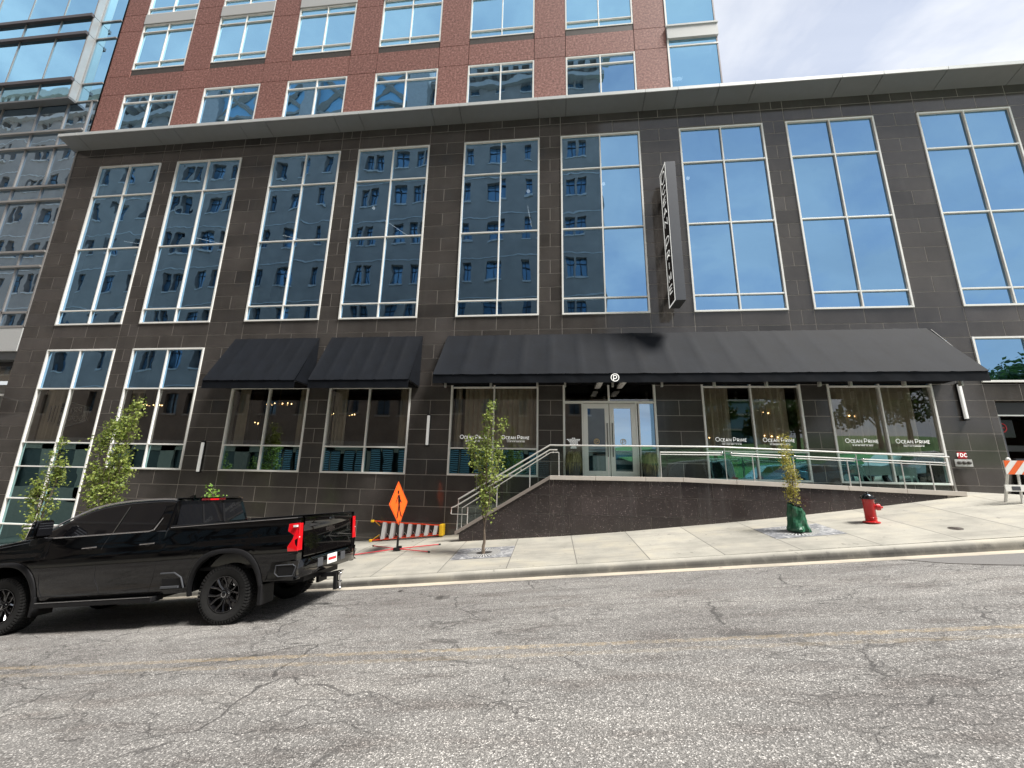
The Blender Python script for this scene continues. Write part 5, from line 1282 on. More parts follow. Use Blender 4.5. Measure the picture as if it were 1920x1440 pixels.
# rear wall of the cab, sloping slightly
rw = [(y, w) for _, y, w in G[-1]]
cab2 = [[(-1.21 + .10*(1-(w-1.47)/.53), y, w) for y, w in rw], G[-1]]
n0 = len(cab.v); cab.v += [(-1.21, p[1], p[2]) for p in G[-1]]; cab.f.append(tuple(range(n0, n0+len(G[-1])))); cab.m.append(0)
cab.hexa([(-1.21, -.90, 1.47), (-1.13, -.90, 1.47), (-1.13, .90, 1.47), (-1.21, .90, 1.47), (-1.215, -.76, 1.965), (-1.20, -.76, 1.965), (-1.20, .76, 1.965), (-1.215, .76, 1.965)])
TB(cab, 'cab', 'paint', smooth=True, angle=38)
def gpoly(mb, pts, s, out=.006, t=.004, mi=0):
    P = [(u, s*(gh_y(w)+out), w) for u, w in pts]
    if s > 0: P = P[::-1]
    mb.prism(P, (0, -s*t, 0), mi)
for s in (-1, 1):
    wf = MB(); gpoly(wf, [(-3.42, 1.505), (-2.205, 1.505), (-2.10, 1.92), (-2.55, 1.925), (-2.78, 1.88), (-3.0, 1.80), (-3.2, 1.70), (-3.36, 1.59)], s); TB(wf, 'side_window', 'car_glass')
    wr = MB(); gpoly(wr, [(-2.165, 1.505), (-1.52, 1.505), (-1.46, 1.53), (-1.385, 1.72), (-1.37, 1.86), (-1.42, 1.925), (-2.06, 1.925)], s); TB(wr, 'side_window', 'car_glass')
    tm = MB(); 
    path = [(-3.47, 1.492), (-2.6, 1.492), (-1.5, 1.494), (-1.42, 1.515), (-1.34, 1.70)]
    tm.tube([(u, s*(gh_y(w)+.010), w) for u, w in path], [.013]*4+[.006], 6); TB(tm, 'window_trim', 'dark_chrome', smooth=True)
    tm = MB(); tm.tube([(u, s*(gh_y(w)+.008), w) for u, w in [(-2.185, 1.50), (-2.08, 1.93)]], .012, 6); TB(tm, 'window_trim', 'dark_chrome', smooth=True)
    # drip rail along the roof edge
    tm = MB(); tm.tube([(u, s*(gh_y(h_-.035)-.012), h_-.004) for u, h_ in HT[1:]], .016, 6); TB(tm, 'roof_trim', 'dark_chrome', smooth=True)
    # shut lines
    sl = MB()
    def line(pts, r_=.0045):
        sl.tube([(u, s*(yside(w)*ytaper(u)+.0005), w) for u, w in pts], r_, 4)
    line([(-3.32, 1.46), (-3.34, 1.2), (-3.38, .9), (-3.36, .7), (-3.3, .56)]); line([(-2.20, 1.48), (-2.30, 1.3), (-2.33, 1.0), (-2.33, .80), (-2.26, .66), (-2.22, .55)])
    line([(-1.30, 1.48), (-1.235, 1.3), (-1.22, 1.0), (-1.27, .75), (-1.33, .55)]); line([(-1.135, 1.52), (-1.165, 1.42), (-1.165, .56)], .007); line([(-3.35, .56), (-1.33, .56)], .004)
    line([(-3.5, 1.47), (-4.3, 1.38), (-4.8, 1.2)], .004)
    TB(sl, 'shut_line', 'black_gloss')
    # door handles
    for u in (-2.53, -1.46):
        hd = MB(); y_ = yside(1.29)
        hd.tube([(u-.13, s*(y_+.004), 1.293), (u-.10, s*(y_+.035), 1.293), (u+.09, s*(y_+.035), 1.30), (u+.13, s*(y_+.004), 1.30)], .013, 8)
        TB(hd, 'door_handle', 'dark_chrome', smooth=True)
        kh = MB(); kh.ball((u+.0, s*(y_-.004), 1.275), (.05, .012, .03), seg=12); TB(kh, 'handle_recess', 'plastic', smooth=True)
    # wheel arch flares
    for c in (0, -WB):
        fl = MB(); G = []
        for k in range(25):
            a = PI*k/24; d = -math.cos(a); sh = (1-abs(d)**2.6)**.5
            u = c+.60*d; w = .44+.63*sh
            u2 = c+.655*d; w2 = .44+.695*(1-abs(d)**2.8)**.45
            yy = yside(w2)*ytaper(u)
            G.append([(u, s*(yside(w)-.03), w-.003), (u, s*(yside(w)*ytaper(u)+.028), w), (u*.5+u2*.5, s*(yy+.036), (w+w2)/2), (u2, s*(yy+.018), w2), (u2, s*(yy-.01), w2+.004)])
        grid(fl, G, flip=s > 0); TB(fl, 'wheel_arch_flare', 'plastic', smooth=True, angle=50)
        mf = MB(); mf.box(c+.60, c+.66, min(s*.66, s*.97), max(s*.66, s*.97), .26, .56); TB(mf, 'mud_flap', 'plastic', bevel=.01)
    # running board
    rb = MB(); rb.box(-3.30, -1.18, min(s*.80, s*1.03), max(s*.80, s*1.03), .40, .475); TB(rb, 'running_board', 'plastic', bevel=.012)
    rt = MB(); rt.box(-3.27, -1.20, min(s*.99, s*1.034), max(s*.99, s*1.034), .477, .486); TB(rt, 'step_trim', 'dark_chrome')
    # bed side step
    bsx = MB(); y_ = yside(.7)
    bsx.box(-1.10, -.74, min(s*(y_-.03), s*(y_+.003)), max(s*(y_-.03), s*(y_+.003)), .57, .80); TB(bsx, 'bed_step', 'plastic')
    bt = MB(); bt.tube([(-1.13, s*(y_+.008), .815), (-.88, s*(y_+.008), .815), (-.76, s*(y_+.008), .74), (-.70, s*(y_+.004), .58)], .014, 6); bt.box(-1.09, -.78, min(s*y_, s*(y_+.03)), max(s*y_, s*(y_+.03)), .585, .62); TB(bt, 'bed_step_trim', 'sign_grey', bevel=.004)
    # bed rail cap
    rc = MB(); rc.box(-1.12, 1.20, min(s*.83, s*.925), max(s*.83, s*.925), 1.535, 1.556); TB(rc, 'bed_rail_cap', 'plastic', bevel=.008)
    rc = MB(); rc.tube([(-1.10, s*.930, 1.528), (1.18, s*.930, 1.546)], .007, 6); TB(rc, 'bed_rail_highlight', 'dark_chrome', smooth=True)  # bright strip added to imitate the highlight along the bed rail
    # mirrors
    mr = MB(); mr.hexa([(-3.42, s*.97, 1.44), (-3.32, s*.97, 1.44), (-3.30, s*1.17, 1.40), (-3.44, s*1.17, 1.40), (-3.42, s*.93, 1.50), (-3.30, s*.93, 1.50), (-3.28, s*1.17, 1.50), (-3.42, s*1.17, 1.50)])
    mh = TB(mr, 'mirror_arm', 'plastic', bevel=.012)
    mr = MB(); mr.hexa([(-3.40, s*1.03, 1.50), (-3.24, s*1.03, 1.52), (-3.24, s*1.30, 1.52), (-3.38, s*1.30, 1.50), (-3.34, s*1.03, 1.80), (-3.22, s*1.03, 1.80), (-3.22, s*1.28, 1.80), (-3.32, s*1.28, 1.79)]); mh = TB(mr, 'mirror', 'paint', bevel=.03)
    mr = MB(); mr.box(-3.215, -3.205, min(s*1.05, s*1.26), max(s*1.05, s*1.26), 1.55, 1.77); TB(mr, 'mirror_glass', 'car_glass', mh)
    mr = MB(); [mr.box(-3.204, -3.200, min(s*1.06, s*1.25), max(s*1.06, s*1.25), zz_, zz_+.012) for zz_ in (1.66, 1.70, 1.74)]; TB(mr, 'mirror_reflection', 'dark_chrome', mh)  # bright strips modelled on the glass as its reflection of louvres
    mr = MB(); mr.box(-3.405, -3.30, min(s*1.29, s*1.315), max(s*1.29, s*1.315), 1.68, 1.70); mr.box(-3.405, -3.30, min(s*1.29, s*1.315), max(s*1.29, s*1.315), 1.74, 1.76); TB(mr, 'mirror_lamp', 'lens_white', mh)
    # tail lamps
    tl = MB(); yo = yside(1.2)*.99+.006; yi = .80
    TL = [(1.035, 1.455), (1.225, 1.46), (1.235, 1.03), (1.065, 1.03), (1.055, 1.10), (1.13, 1.215), (1.14, 1.27), (1.03, 1.34)]
    P = [(u, s*(yside(w)*.99+.005), w) for u, w in TL]
    if s > 0: P = P[::-1]
    tl.prism(P, (0, -s*.02, 0)); tl.box(1.215, 1.236, min(s*.86, s*.955), max(s*.86, s*.955), 1.035, 1.455); TB(tl, 'tail_lamp', 'tail_red', bevel=.005)
    tk = MB(); K2 = [(.985, 1.49), (1.22, 1.50), (1.23, .985), (1.00, .985), (.985, 1.02)]
    P = [(u, s*(yside(w)*.99+.0015), w) for u, w in K2]
    if s > 0: P = P[::-1]
    tk.prism(P, (0, -s*.02, 0)); TB(tk, 'tail_lamp_bezel', 'black_gloss')
    tk = MB(); tk.box(1.17, 1.238, min(s*.935, s*.955), max(s*.935, s*.955), 1.235, 1.25); tk.box(1.14, 1.20, min(s*.93, s*(yside(1)*.99+.008)), max(s*.93, s*(yside(1)*.99+.008)), 1.40, 1.43); TB(tk, 'tail_lamp_insert', 'lens_white')
# windshield and rear window
ws = MB(); ws.quad((-3.70, -.74, 1.575), (-3.70, .74, 1.575), (-2.9, .62, 1.945), (-2.9, -.62, 1.945)); TB(ws, 'windscreen', 'car_glass')
rwn = MB(); rwn.hexa([(-1.128, -.80, 1.55), (-1.124, -.80, 1.55), (-1.124, .80, 1.55), (-1.128, .80, 1.55), (-1.196, -.70, 1.90), (-1.190, -.70, 1.90), (-1.190, .70, 1.90), (-1.196, .70, 1.90)]); rwo = TB(rwn, 'rear_window', 'car_glass')
rwn = MB()
for y in (-.24, .24): rwn.hexa([(-1.124, y-.02, 1.55), (-1.118, y-.02, 1.55), (-1.118, y+.02, 1.55), (-1.124, y+.02, 1.55), (-1.190, y-.02, 1.90), (-1.184, y-.02, 1.90), (-1.184, y+.02, 1.90), (-1.190, y+.02, 1.90)])
TB(rwn, 'window_divider', 'plastic', rwo)
hl = MB(); hl.box(-1.235, -1.178, -.28, .28, 1.958, 2.0); TB(hl, 'brake_lamp', 'tail_dark', bevel=.008)
hl = MB(); hl.box(-1.20, -1.172, -.10, .10, 1.965, 1.99); TB(hl, 'brake_lamp_insert', 'tail_red')
sp = MB(); sp.box(-1.30, -1.18, -.70, .70, 2.0, 2.02); TB(sp, 'roof_spoiler', 'paint', bevel=.01)
an = MB(); an.hexa([(-1.75, -.02, 2.04), (-1.6, -.025, 2.04), (-1.6, .025, 2.04), (-1.75, .02, 2.04), (-1.66, -.006, 2.085), (-1.6, -.008, 2.09), (-1.6, .008, 2.09), (-1.66, .006, 2.085)]); TB(an, 'roof_antenna', 'paint')
# tailgate
tg = MB(); ow = .80
tgp = [(1.205, 1.545), (1.222, 1.535), (1.228, 1.44), (1.207, 1.40), (1.209, 1.18), (1.230, 1.13), (1.230, .92), (1.205, .905)]
G = [[(u+.02*(1-(y/.8)**2), y, w) for u, w in tgp] for y in xs(-ow, ow, .1)]
grid(tg, G)
tg.box(1.16, 1.204, -ow, ow, .905, 1.545); tgo = TB(tg, 'tailgate', 'paint', smooth=True, angle=40)
em = MB(); bt_ = [(-.13, -.035), (-.055, -.035), (-.055, -.06), (.055, -.06), (.055, -.035), (.15, -.035), (.13, .035), (.055, .035), (.055, .06), (-.055, .06), (-.055, .035), (-.15, .035)]
em.prism([(1.222, y, 1.30+w*.9) for y, w in bt_], (.012, 0, 0)); TB(em, 'emblem', 'chrome', tgo)
em = MB(); em.ball((1.25, 0, 1.47), (.02, .09, .035), seg=12); TB(em, 'camera', 'black_gloss', tgo, smooth=True)
# bumper
bp = MB()
prof = [(1.18, .90), (1.255, .885), (1.285, .82), (1.28, .70), (1.25, .62), (1.16, .60)]
G = []
for y in [-1.0, -.985, -.93, -.8, -.6, -.42, -.30, 0, .30, .42, .6, .8, .93, .985, 1.0]:
    k = max(0, abs(y)-.80)/.2; G.append([(u-.16*k**1.6*(1 if u > 1.25 else .0), y, w) for u, w in prof])
grid(bp, G)
for s in (-1, 1):
    bp.hexa([(.70, s*.955, .62), (1.20, s*.955, .60), (1.20, s*1.0, .60), (.74, s*.975, .62), (.78, s*.955, .88), (1.25, s*.955, .885), (1.18, s*1.0, .885), (.80, s*.975, .88)])
bpo = TB(bp, 'bumper', 'paint', smooth=True, angle=35)
for s in (-1, 1):
    st_ = MB(); st_.box(.93, 1.22, min(s*.985, s*1.003), max(s*.985, s*1.003), .68, .82); TB(st_, 'step_recess', 'plastic', bpo, bevel=.01)
    st_ = MB(); st_.tube([(.90, s*1.004, .835), (1.19, s*1.006, .84), (1.24, s*1.006, .80), (1.19, s*1.006, .67), (.95, s*1.004, .67), (.89, s*1.004, .72), (.90, s*1.004, .835)], .008, 6); TB(st_, 'step_trim', 'sign_grey', bpo, smooth=True)
    st_ = MB(); st_.box(1.24, 1.292, min(s*.3, s*.46), max(s*.3, s*.46), .70, .84); TB(st_, 'bumper_step', 'sign_grey', bpo, bevel=.01)
pl = MB(); pl.box(1.282, 1.288, -.16, .16, .70, .86, 0); pl.box(1.2885, 1.290, -.13, .13, .755, .80, 1); TB(pl, 'licence_plate', ['white_paint', 'sign_red'], bpo)
hc = MB(); hc.box(1.1, 1.40, -.035, .035, .47, .54); hc.box(1.34, 1.40, -.04, .04, .25, .54); hc.hexa([(1.30, -.03, .52), (1.50, -.03, .555), (1.50, .03, .555), (1.30, .03, .52), (1.30, -.03, .55), (1.50, -.03, .57), (1.50, .03, .57), (1.30, .03, .55)]); TB(hc, 'hitch', 'plastic', bevel=.006)
hb = MB(); hb.tube([(1.45, 0, .27), (1.45, 0, .50)], .018, 10); hb.ball((1.45, 0, .51), .034, seg=12); hb.ball((1.45, 0, .27), .03, seg=12); hb.tube([(1.41, 0, .38), (1.49, 0, .38)], .02, 8); TB(hb, 'hitch_ball', 'chrome', smooth=True)
# lower door badge strip on the door and the side lettering is too small to read in the photograph
# wheels
def wheel(u, s):
    ty = MB(); W2 = .145; yc = s*.80; R_ = RW
    prof = [(.265, -W2+.015), (.30, -W2), (.38, -W2-.006), (.412, -W2+.008), (.432, -W2+.03), (.436, -.04), (.436, .04), (.432, W2-.03), (.412, W2-.008), (.38, W2+.006), (.30, W2), (.265, W2-.015)]
    ty.lathe([(r_, yc+y) for r_, y in prof], (u, 0, R_), 'y', 56, cap=False)
    # tread blocks
    nb = 54
    for k in range(nb):
        a = 2*PI*k/nb
        for (ya, yb_, off, wd) in ((-W2-.004, -.082, 0, .62), (-.070, -.030, .5, .6), (-.022, .022, .15, .55), (.030, .070, .6, .6), (.082, W2+.004, .3, .62)):
            a0 = a+off*2*PI/nb; a1 = a0+wd*2*PI/nb; sk = .03*(1 if ya < 0 else -1)
            r0, r1 = .428, .447
            q = []
            for rr_ in (r0, r1):
                sh = .010 if rr_ == r1 else 0
                for (aa, yy) in ((a0, ya+(sh if ya < -.1 else 0)), (a1, ya+(sh if ya < -.1 else 0)), (a1+sk, yb_-(sh if yb_ > .1 else 0)), (a0+sk, yb_-(sh if yb_ > .1 else 0))):
                    q.append((u+rr_*math.cos(aa), yc+yy, R_+rr_*math.sin(aa)))
            ty.hexa(q)
        for sd in (-1, 1):   # shoulder lugs
            a1 = a+.5*2*PI/nb
            q = []
            for (rr_, yy) in ((.392, sd*(W2+.004)), (.436, sd*(W2-.012))):
                pass
            q = [(u+.39*math.cos(a), yc+sd*(W2-.0), R_+.39*math.sin(a)), (u+.39*math.cos(a1), yc+sd*(W2-.0), R_+.39*math.sin(a1)), (u+.44*math.cos(a1), yc+sd*(W2-.025), R_+.44*math.sin(a1)), (u+.44*math.cos(a), yc+sd*(W2-.025), R_+.44*math.sin(a)),
                 (u+.39*math.cos(a), yc+sd*(W2+.011), R_+.39*math.sin(a)), (u+.39*math.cos(a1), yc+sd*(W2+.011), R_+.39*math.sin(a1)), (u+.442*math.cos(a1), yc+sd*(W2-.003), R_+.442*math.sin(a1)), (u+.442*math.cos(a), yc+sd*(W2-.003), R_+.442*math.sin(a))]
            ty.hexa(q)
    w = TB(ty, 'wheel', 'rubber', smooth=True, angle=25)
    rm = MB(); yo = yc+s*W2
    rm.lathe([(.268, yo-s*.02), (.272, yo-s*.002), (.262, yo-s*.002), (.252, yo-s*.03), (.246, yo-s*.16)], (u, 0, R_), 'y', 48, cap=False)
    rm.lathe([(.25, yo-s*.16), (.02, yo-s*.165)], (u, 0, R_), 'y', 32)
    rm.lathe([(.085, yo-s*.10), (.085, yo-s*.05), (.07, yo-s*.035), (.02, yo-s*.03)], (u, 0, R_), 'y', 24)
    for k in range(6):
        for d_ in (-.16, .16):
            a = 2*PI*k/6+.3+d_; a2 = 2*PI*k/6+.3+d_*1.75
            p0 = Vector((u+.06*math.cos(a), yo-s*.055, R_+.06*math.sin(a))); pm = Vector((u+.16*math.cos(a), yo-s*.038, R_+.16*math.sin(a))); p1 = Vector((u+.258*math.cos(a2), yo-s*.012, R_+.258*math.sin(a2)))
            rm.tube([p0, pm, p1], [.017, .015, .019], 6)
    for k in range(8):
        a = 2*PI*k/8; c_ = (u+.072*math.cos(a), 0, R_+.072*math.sin(a)); rm.lathe([(.009, yo-s*.045), (.009, yo-s*.02), (.004, yo-s*.015)], c_, 'y', 8)
    r_ = TB(rm, 'rim', 'rim', w, smooth=True, angle=35)
    hb_ = MB(); hb_.lathe([(.042, yo-s*.035), (.042, yo-s*.008), (.030, yo-s*.002), (.005, yo-s*.001)], (u, 0, R_), 'y', 24); TB(hb_, 'hub_cap', 'black_gloss', w, smooth=True)
    hb_ = MB(); hb_.lathe([(.043, yo-s*.012), (.045, yo-s*.006), (.040, yo-s*.004)], (u, 0, R_), 'y', 24); TB(hb_, 'hub_ring', 'dark_chrome', w, smooth=True)
for c in (0, -WB):
    for s in (-1, 1): wheel(c, s)
# ------------------------------------------------------------------ parked cars on the far side (seen mirrored in the glass)
def simple_car(name, label, cat, x, y, length, height, mat, kind):
    t = thing(name, label, cat, (x, y, zr(x, y)), rot=(-.0, -th, 0))
    L = length; hw = .9; mb = MB()
    if kind == 'van': prof_ = [(-L/2, .4), (-L/2, 1.0), (-L/2+.5, 1.15), (-L/2+1.1, height-.05), (-L/2+1.5, height), (L/2-.1, height), (L/2, height-.2), (L/2, .4)]
    elif kind == 'suv': prof_ = [(-L/2, .45), (-L/2, .9), (-L/2+.9, 1.08), (-L/2+1.6, height-.08), (-L/2+2.1, height), (L/2-1.1, height-.03), (L/2-.35, 1.2), (L/2-.05, 1.05), (L/2, .5)]
    else: prof_ = [(-L/2, .35), (-L/2, .75), (-L/2+1.1, .92), (-L/2+1.9, height-.03), (-L/2+2.4, height), (L/2-1.4, height-.06), (L/2-.7, 1.0), (L/2, .9), (L/2, .4)]
    def hw_(z): return hw-(0 if z < .95 else (z-.95)*.28)
    P = [(a, -hw_(z), z) for a, z in prof_]; Q = [(a, hw_(z), z) for a, z in prof_]; k = len(P); n0 = len(mb.v); mb.v += P+Q
    mb.f += [tuple(range(n0, n0+k)), tuple(range(n0+2*k-1, n0+k-1, -1))]+[(n0+(i+1) % k, n0+i, n0+k+i, n0+k+(i+1) % k) for i in range(k)]; mb.m += [0]*(k+2)
    mb.build('body', mat, t, local=True, bevel=.06)
    a0, a1 = (-L/2+1.45, L/2-.8) if kind != 'van' else (-L/2+1.3, L/2-.4)
    for s in (-1, 1):
        mb = MB(); zb_, zt_ = 1.0, height-.12
        for (q0, q1) in ((a0, a0+(a1-a0)*.34), (a0+(a1-a0)*.37, a0+(a1-a0)*.72), (a0+(a1-a0)*.75, a1)):
            c0 = .35 if q0 == a0 else 0; c1 = .3 if q1 == a1 else 0
            P = [(q0, s*(hw_(zb_)+.012), zb_), (q1, s*(hw_(zb_)+.012), zb_), (q1-c1, s*(hw_(zt_)+.012), zt_), (q0+c0, s*(hw_(zt_)+.012), zt_)]
            mb.quad(*P)
        mb.build('side_window', 'car_glass', t, local=True)
        for c in (-L/2+.9, L/2-.9):
            mb = MB(); mb.lathe([(.20, s*.93), (.34, s*.93), (.34, s*.72), (.2, s*.72)], (c, 0, .34), 'y', 24); w = mb.build('wheel', 'rubber', t, local=True, smooth=True)
            mb = MB(); mb.lathe([(.22, s*.935), (.2, s*.94), (.03, s*.92)], (c, 0, .34), 'y', 24); mb.build('rim', 'alu', w, local=True, smooth=True)
        mb = MB(); mb.box(-L/2+.02, -L/2+.3, min(s*.6, s*.905), max(s*.6, s*.905), .68, .8); mb.build('headlamp', 'lens_white', t, local=True)
        mb = MB(); mb.box(L/2-.28, L/2+.01, min(s*.6, s*.91), max(s*.6, s*.91), .85, 1.0); mb.build('tail_lamp', 'tail_red', t, local=True)
    return t
def tc(x, length): return x
c1 = simple_car('parked_car', 'white sports utility car parked across the street, mirrored in the right windows', 'car', 19.2, 2.6, 4.6, 1.62, 'white_car', 'suv'); 
simple_car('parked_car', 'pale panel van parked across the street', 'van', 7.6, 2.5, 5.0, 2.0, 'white_car', 'van')
simple_car('parked_car', 'light blue sedan parked across the street beside the van', 'car', 12.1, 2.5, 4.2, 1.42, 'blue_car', 'sedan')
simple_car('parked_car', 'dark green sedan parked across the street', 'car', 15.6, 2.0, 0.1+4.0, 1.45, 'green_car', 'suv').location.x = 14.9
simple_car('parked_car', 'light blue car parked across the street near the left corner', 'car', -27.5, 2.5, 4.5, 1.5, 'blue_car', 'suv')
# ------------------------------------------------------------------ buildings and trees across the street
YO = -8.0
ob = thing('brick_tower_opposite', 'tall brown brick office tower across the street, seen only as a reflection', 'building', (-28, YO, -4))
w = MB(); XO0, XO1 = -78, 4.85; ZT = 43.5
gl = MB(); gl.quad((XO1, YO-.35, -8), (XO0, YO-.35, -8), (XO0, YO-.35, ZT), (XO1, YO-.35, ZT)); gl.build('glazing', 'opp_glass', ob)
zwin = [(18.4+4.4*k, 20.4+4.4*k) for k in range(-3, 6)]
prev = 2.6
for (a, b_) in zwin:
    w.box(XO0, XO1, YO-.4, YO, prev, a, 0); w.box(XO0, XO1, YO, YO+.07, a-.16, a-.02, 1) if False else None
    w.box(XO0, XO1, YO-.4, YO+.05, b_+.45, b_+.57, 1); prev = b_
w.box(XO0, XO1, YO-.4, YO, prev, ZT, 0)
# window openings measured from the right corner, repeated along the front
wx = [(1.6, 2.4), (2.62, 3.42), (5.5, 6.3), (7.1, 7.85), (9.8, 11.3), (13.0, 13.8), (15.2, 16.5), (17.4, 18.2), (18.4, 19.2), (20.0, 21.3)]
wins = [(a+21.4*k, b_+21.4*k) for k in range(4) for a, b_ in wx]; prevx = 0
for a, b_ in wins:
    w.box(XO1-a, XO1-prevx, YO-.38, YO+.003, 2.6, ZT, 0); prevx = b_
    for (z0_, z1_) in zwin: w.box(XO1-b_-.08, XO1-a+.08, YO, YO+.09, z0_-.16, z0_, 1)
w.box(XO0, XO1, YO-.4, YO+.25, 2.2, 2.62, 1); w.box(XO0, XO1, YO-.3, YO+.02, -8, -3.2, 2)
x = XO1
while x > XO0:
    w.box(x-1.5, x, YO-.3, YO+.02, -3.2, 2.2, 0 if int(x) % 2 else 2); x -= 4.1
w.box(XO0, XO1, YO-.3, YO+.02, 1.7, 2.2, 2); w.box(XO0, XO1, YO-.3, YO+.02, -3.2, -1.9+.0, 2)
# cornice with dentils
for (a, b_) in ((XO0, -42), (-12.5, XO1)): w.box(a, b_+.5, YO-.4, YO+.5, 41.3, 41.9, 1); w.box(a, b_+1.2, YO-.4, YO+1.3, 43.4, 44.3, 1)
x = XO1+.4
while x > XO0:
    if not -42 < x < -12: w.box(x-.55, x, YO-.2, YO+.95, 42.3, 43.4, 1)
    x -= 1.2
w.box(XO1-.4, XO1, YO-14, YO-.4, -8, ZT, 0)
w.box(-10, -3, YO-8, YO-.6, 44.3, 49, 0)
w.box(XO0, XO1-.1, YO-.36, YO-.3, -3.2, 2.2, 3)
w.build('wall', ['opp_stone', 'opp_trim', 'opp_base', 'opp_dark'], ob)
fr = MB()
for a, b_ in wins: fr.box(XO1-(a+b_)/2-.03, XO1-(a+b_)/2+.03, YO-.34, YO-.28, 3.5, 41, 0)
for (a, b_) in zwin:
    fr.box(XO0, XO1, YO-.34, YO-.29, b_-.62, b_-.55, 0)
fr.build('window_frames', 'opp_frame', ob, kind='stuff')
lv_ = MB(); x = 1.0
for x in [-.3-2.35*k for k in range(11)]:
    for q in (0, 1.05):
        lv_.box(x-q-.95, x-q, YO-.05, YO+.03, -.3, 2.0, 1)
        for k in range(13): lv_.box(x-q-.88, x-q-.07, YO+.0, YO+.07, -.2+k*.165, -.2+k*.165+.07, 0)
lv_.build('louvre_panels', ['louvre', 'opp_frame'], ob)
# crown ornaments: crossed panels between tapering pilasters
cr = MB()
for k in range(5):
    xc_ = -14.5-k*6.2
    cr.box(xc_-1.0, xc_+1.0, YO-.3, YO+1.1, 36, 45.6, 1); cr.hexa([(xc_-1.3, YO-.5, 45.6), (xc_+1.3, YO-.5, 45.6), (xc_+1.3, YO+1.3, 45.6), (xc_-1.3, YO+1.3, 45.6), (xc_-.4, YO, 47.6), (xc_+.4, YO, 47.6), (xc_+.4, YO+.6, 47.6), (xc_-.4, YO+.6, 47.6)], 1)
    if k < 4:
        a, b_ = xc_-1.0, xc_-5.2; cr.box(b_, a, YO-.2, YO+.5, 38.5, 44.9, 2)
        for (p, q) in (((a, 39.5), (b_, 43.5)), ((a, 43.5), (b_, 39.5))): cr.tube([(p[0], YO+.6, p[1]), (q[0], YO+.6, q[1])], .28, 4, 0)
        for zz in (39.0, 44.2): cr.box(b_, a, YO+.5, YO+.8, zz, zz+.3, 0)
cr.build('crown_ornament', ['opp_base', 'opp_trim', 'louvre'], ob)
tb = thing('far_tower', 'teal glass balcony tower far across the lawn, seen only as a reflection', 'building', (26, -62, 0))
mb = MB(); mb.box(24, 44, -75, -62, 0, 24, 0)
for k in range(7): mb.box(23.2, 44.5, -62, -60.6, 3.2+k*3.2, 3.6+k*3.2, 1)
mb.build('tower_body', ['teal_tower', 'lite_stone'], tb)
lb = thing('low_building', 'low pale building with window bands seen only as a reflection in the doors', 'building', (14, -50, 0))
mb = MB(); mb.box(4.0, 26, -62, -50, -2, 4.6, 0)
for k in range(3): mb.box(4.6, 25.4, -50, -49.9, -.4+k*1.7, .5+k*1.7, 1)
mb.build('wall', ['lite_stone', 'teal_tower'], lb)
def big_tree(x, y, h_, r_, label, seed, n=2600):
    z0 = zl(x, y)-.1; t = thing('park_tree', label, 'tree', (x, y, z0), 'trees on the lawn across the street'); rr = random.Random(seed)
    mb = MB(); mb.tube([(x, y, z0), (x+.1, y, z0+h_*.3), (x, y+.1, z0+h_*.7)], [.28, .2, .08], 8)
    cl = []
    for i in range(16):
        a = rr.uniform(0, 2*PI); q = Vector((x+math.cos(a)*r_*rr.uniform(.2, .8), y+math.sin(a)*r_*rr.uniform(.2, .8), z0+h_*rr.uniform(.38, .92))); cl.append((q, r_*rr.uniform(.25, .45)))
        mb.tube([(x, y, z0+h_*rr.uniform(.25, .5)), q], [.09, .02], 5)
    mb.build('trunk', 'bark', t); lf = MB()
    for i in range(n):
        q, k = rr.choice(cl); d_ = Vector((rr.gauss(0, 1), rr.gauss(0, 1), rr.gauss(0, .8))).normalized()*k*rr.uniform(.5, 1.05); p = q+d_; s_ = rr.uniform(.14, .32)
        u = Vector((rr.gauss(0, 1), rr.gauss(0, 1), rr.gauss(0, 1))).normalized(); v_ = u.cross(Vector((rr.gauss(0, 1), rr.gauss(0, 1), rr.gauss(0, 1)))).normalized()
        lf.quad(p-u*s_, p-v_*s_*.6, p+u*s_, p+v_*s_*.6)
    lf.build('crown', 'leaf_dark', t)
rr = random.Random(2)
for i, (x, y, h_, r_) in enumerate([(19, -24, 9, 3.2), (24, -20, 6, 3.0), (31, -28, 9.5, 4.2), (38, -24, 9, 4), (46, -30, 10, 4.5), (54, -26, 9, 4), (21, -36, 9, 4.2), (63, -30, 10, 5)]):
    big_tree(x, y, h_, r_, 'leafy park tree across the street, seen only as a reflection in the glass', 40+i)
SUN_E, SKY_S, EXPO = 4.3, .1, .98
# ------------------------------------------------------------------ camera
cam = bpy.data.cameras.new('camera'); cam.sensor_width = 36; cam.lens = 750.98/1920*36; cam.clip_end = 2000; cam.clip_start = .05
co = bpy.data.objects.new('camera', cam); C.objects.link(co)
yw, pt, rl = .104676, .22257227, -.01946825
f = Vector((-math.sin(yw)*math.cos(pt), math.cos(yw)*math.cos(pt), math.sin(pt))); rt = Vector((math.cos(yw), math.sin(yw), 0)); dn = f.cross(rt)
cr, sr = math.cos(rl), math.sin(rl); r2 = rt*cr+dn*sr; d2 = -rt*sr+dn*cr
co.matrix_world = Matrix(((r2.x, -d2.x, -f.x, 0), (r2.y, -d2.y, -f.y, 0), (r2.z, -d2.z, -f.z, 0), (0, 0, 0, 1)))
bpy.context.scene.camera = co
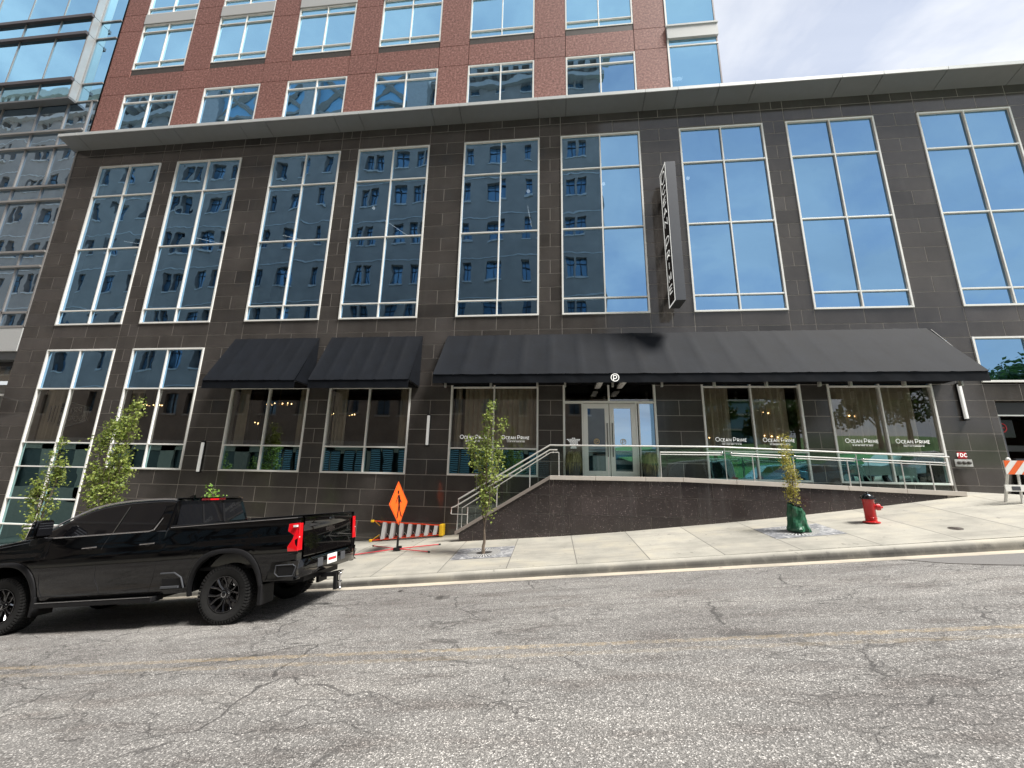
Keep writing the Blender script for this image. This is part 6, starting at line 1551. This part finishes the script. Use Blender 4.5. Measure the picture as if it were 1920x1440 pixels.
# ------------------------------------------------------------------ light
SUN_EL, SUN_AZ = math.radians(60), math.radians(68)      # azimuth: from behind the camera, slightly to its right
sd = Vector((math.sin(SUN_AZ)*math.cos(SUN_EL), -math.cos(SUN_AZ)*math.cos(SUN_EL), math.sin(SUN_EL)))
sun = bpy.data.lights.new('sun', 'SUN'); sun.energy = SUN_E; sun.angle = math.radians(16); sun.color = (1, .96, .9)
so = bpy.data.objects.new('sun', sun); C.objects.link(so); so.rotation_euler = (-sd).to_track_quat('-Z', 'Y').to_euler()
wd = bpy.data.worlds.new('World'); bpy.context.scene.world = wd; wd.use_nodes = True
nt = wd.node_tree; nt.nodes.clear(); h = NT(nt)
sky = h.n('ShaderNodeTexSky'); sky.sky_type = 'NISHITA'; sky.sun_disc = False; sky.sun_elevation = SUN_EL; sky.sun_rotation = math.radians(180)-SUN_AZ; sky.altitude = 1600; sky.air_density = 1.0; sky.dust_density = 1.5; sky.sun_size = math.radians(.5)
tcg = h.n('ShaderNodeTexCoord').outputs['Generated']
sx = h.n('ShaderNodeSeparateXYZ'); h.l(tcg, sx.inputs[0])
zz = h.math('ADD', h.math('MAXIMUM', sx.outputs[2], 0), .28)
cv = h.n('ShaderNodeCombineXYZ'); h.l(h.math('DIVIDE', sx.outputs[0], zz), cv.inputs[0]); h.l(h.math('DIVIDE', sx.outputs[1], zz), cv.inputs[1])
mp = h.n('ShaderNodeMapping'); mp.inputs['Rotation'].default_value = (0, 0, .7); mp.inputs['Scale'].default_value = (.75, 1.9, 1); mp.inputs['Location'].default_value = (3.1, 1.7, 0); h.l(cv.outputs[0], mp.inputs[0])
n1 = h.noise(1.15, 7, .55, mp.outputs[0], .6); n2 = h.noise(2.4, 6, .6, cv.outputs[0], .3)
cover = h.ramp(n2, [(.36, .55), (.58, 1)])           # thin, broken overcast
shade = h.ramp(n1, [(.30, (4.1, 4.3, 4.75)), (.45, (5.15, 5.3, 5.6)), (.62, (6.0, 6.1, 6.3))])
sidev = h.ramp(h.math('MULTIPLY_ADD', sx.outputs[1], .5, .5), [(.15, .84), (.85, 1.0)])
skc = h.mix(1.0, h.mix(cover, sky.outputs[0], shade), sidev, 'MULTIPLY')   # sky dimmed behind the camera to deepen the window reflections
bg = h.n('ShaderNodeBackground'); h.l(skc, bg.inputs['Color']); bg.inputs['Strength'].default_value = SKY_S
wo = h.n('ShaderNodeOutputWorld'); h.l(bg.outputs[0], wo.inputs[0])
sc = bpy.context.scene
sc.view_settings.view_transform = 'Standard'; sc.view_settings.look = 'None'; sc.view_settings.exposure = EXPO; sc.view_settings.gamma = 1
sc.render.engine = 'CYCLES'
sc.cycles.max_bounces = 10; sc.cycles.glossy_bounces = 5; sc.cycles.transparent_max_bounces = 12; sc.cycles.diffuse_bounces = 3
sc.cycles.sample_clamp_indirect = 6; sc.cycles.caustics_reflective = False; sc.cycles.caustics_refractive = False
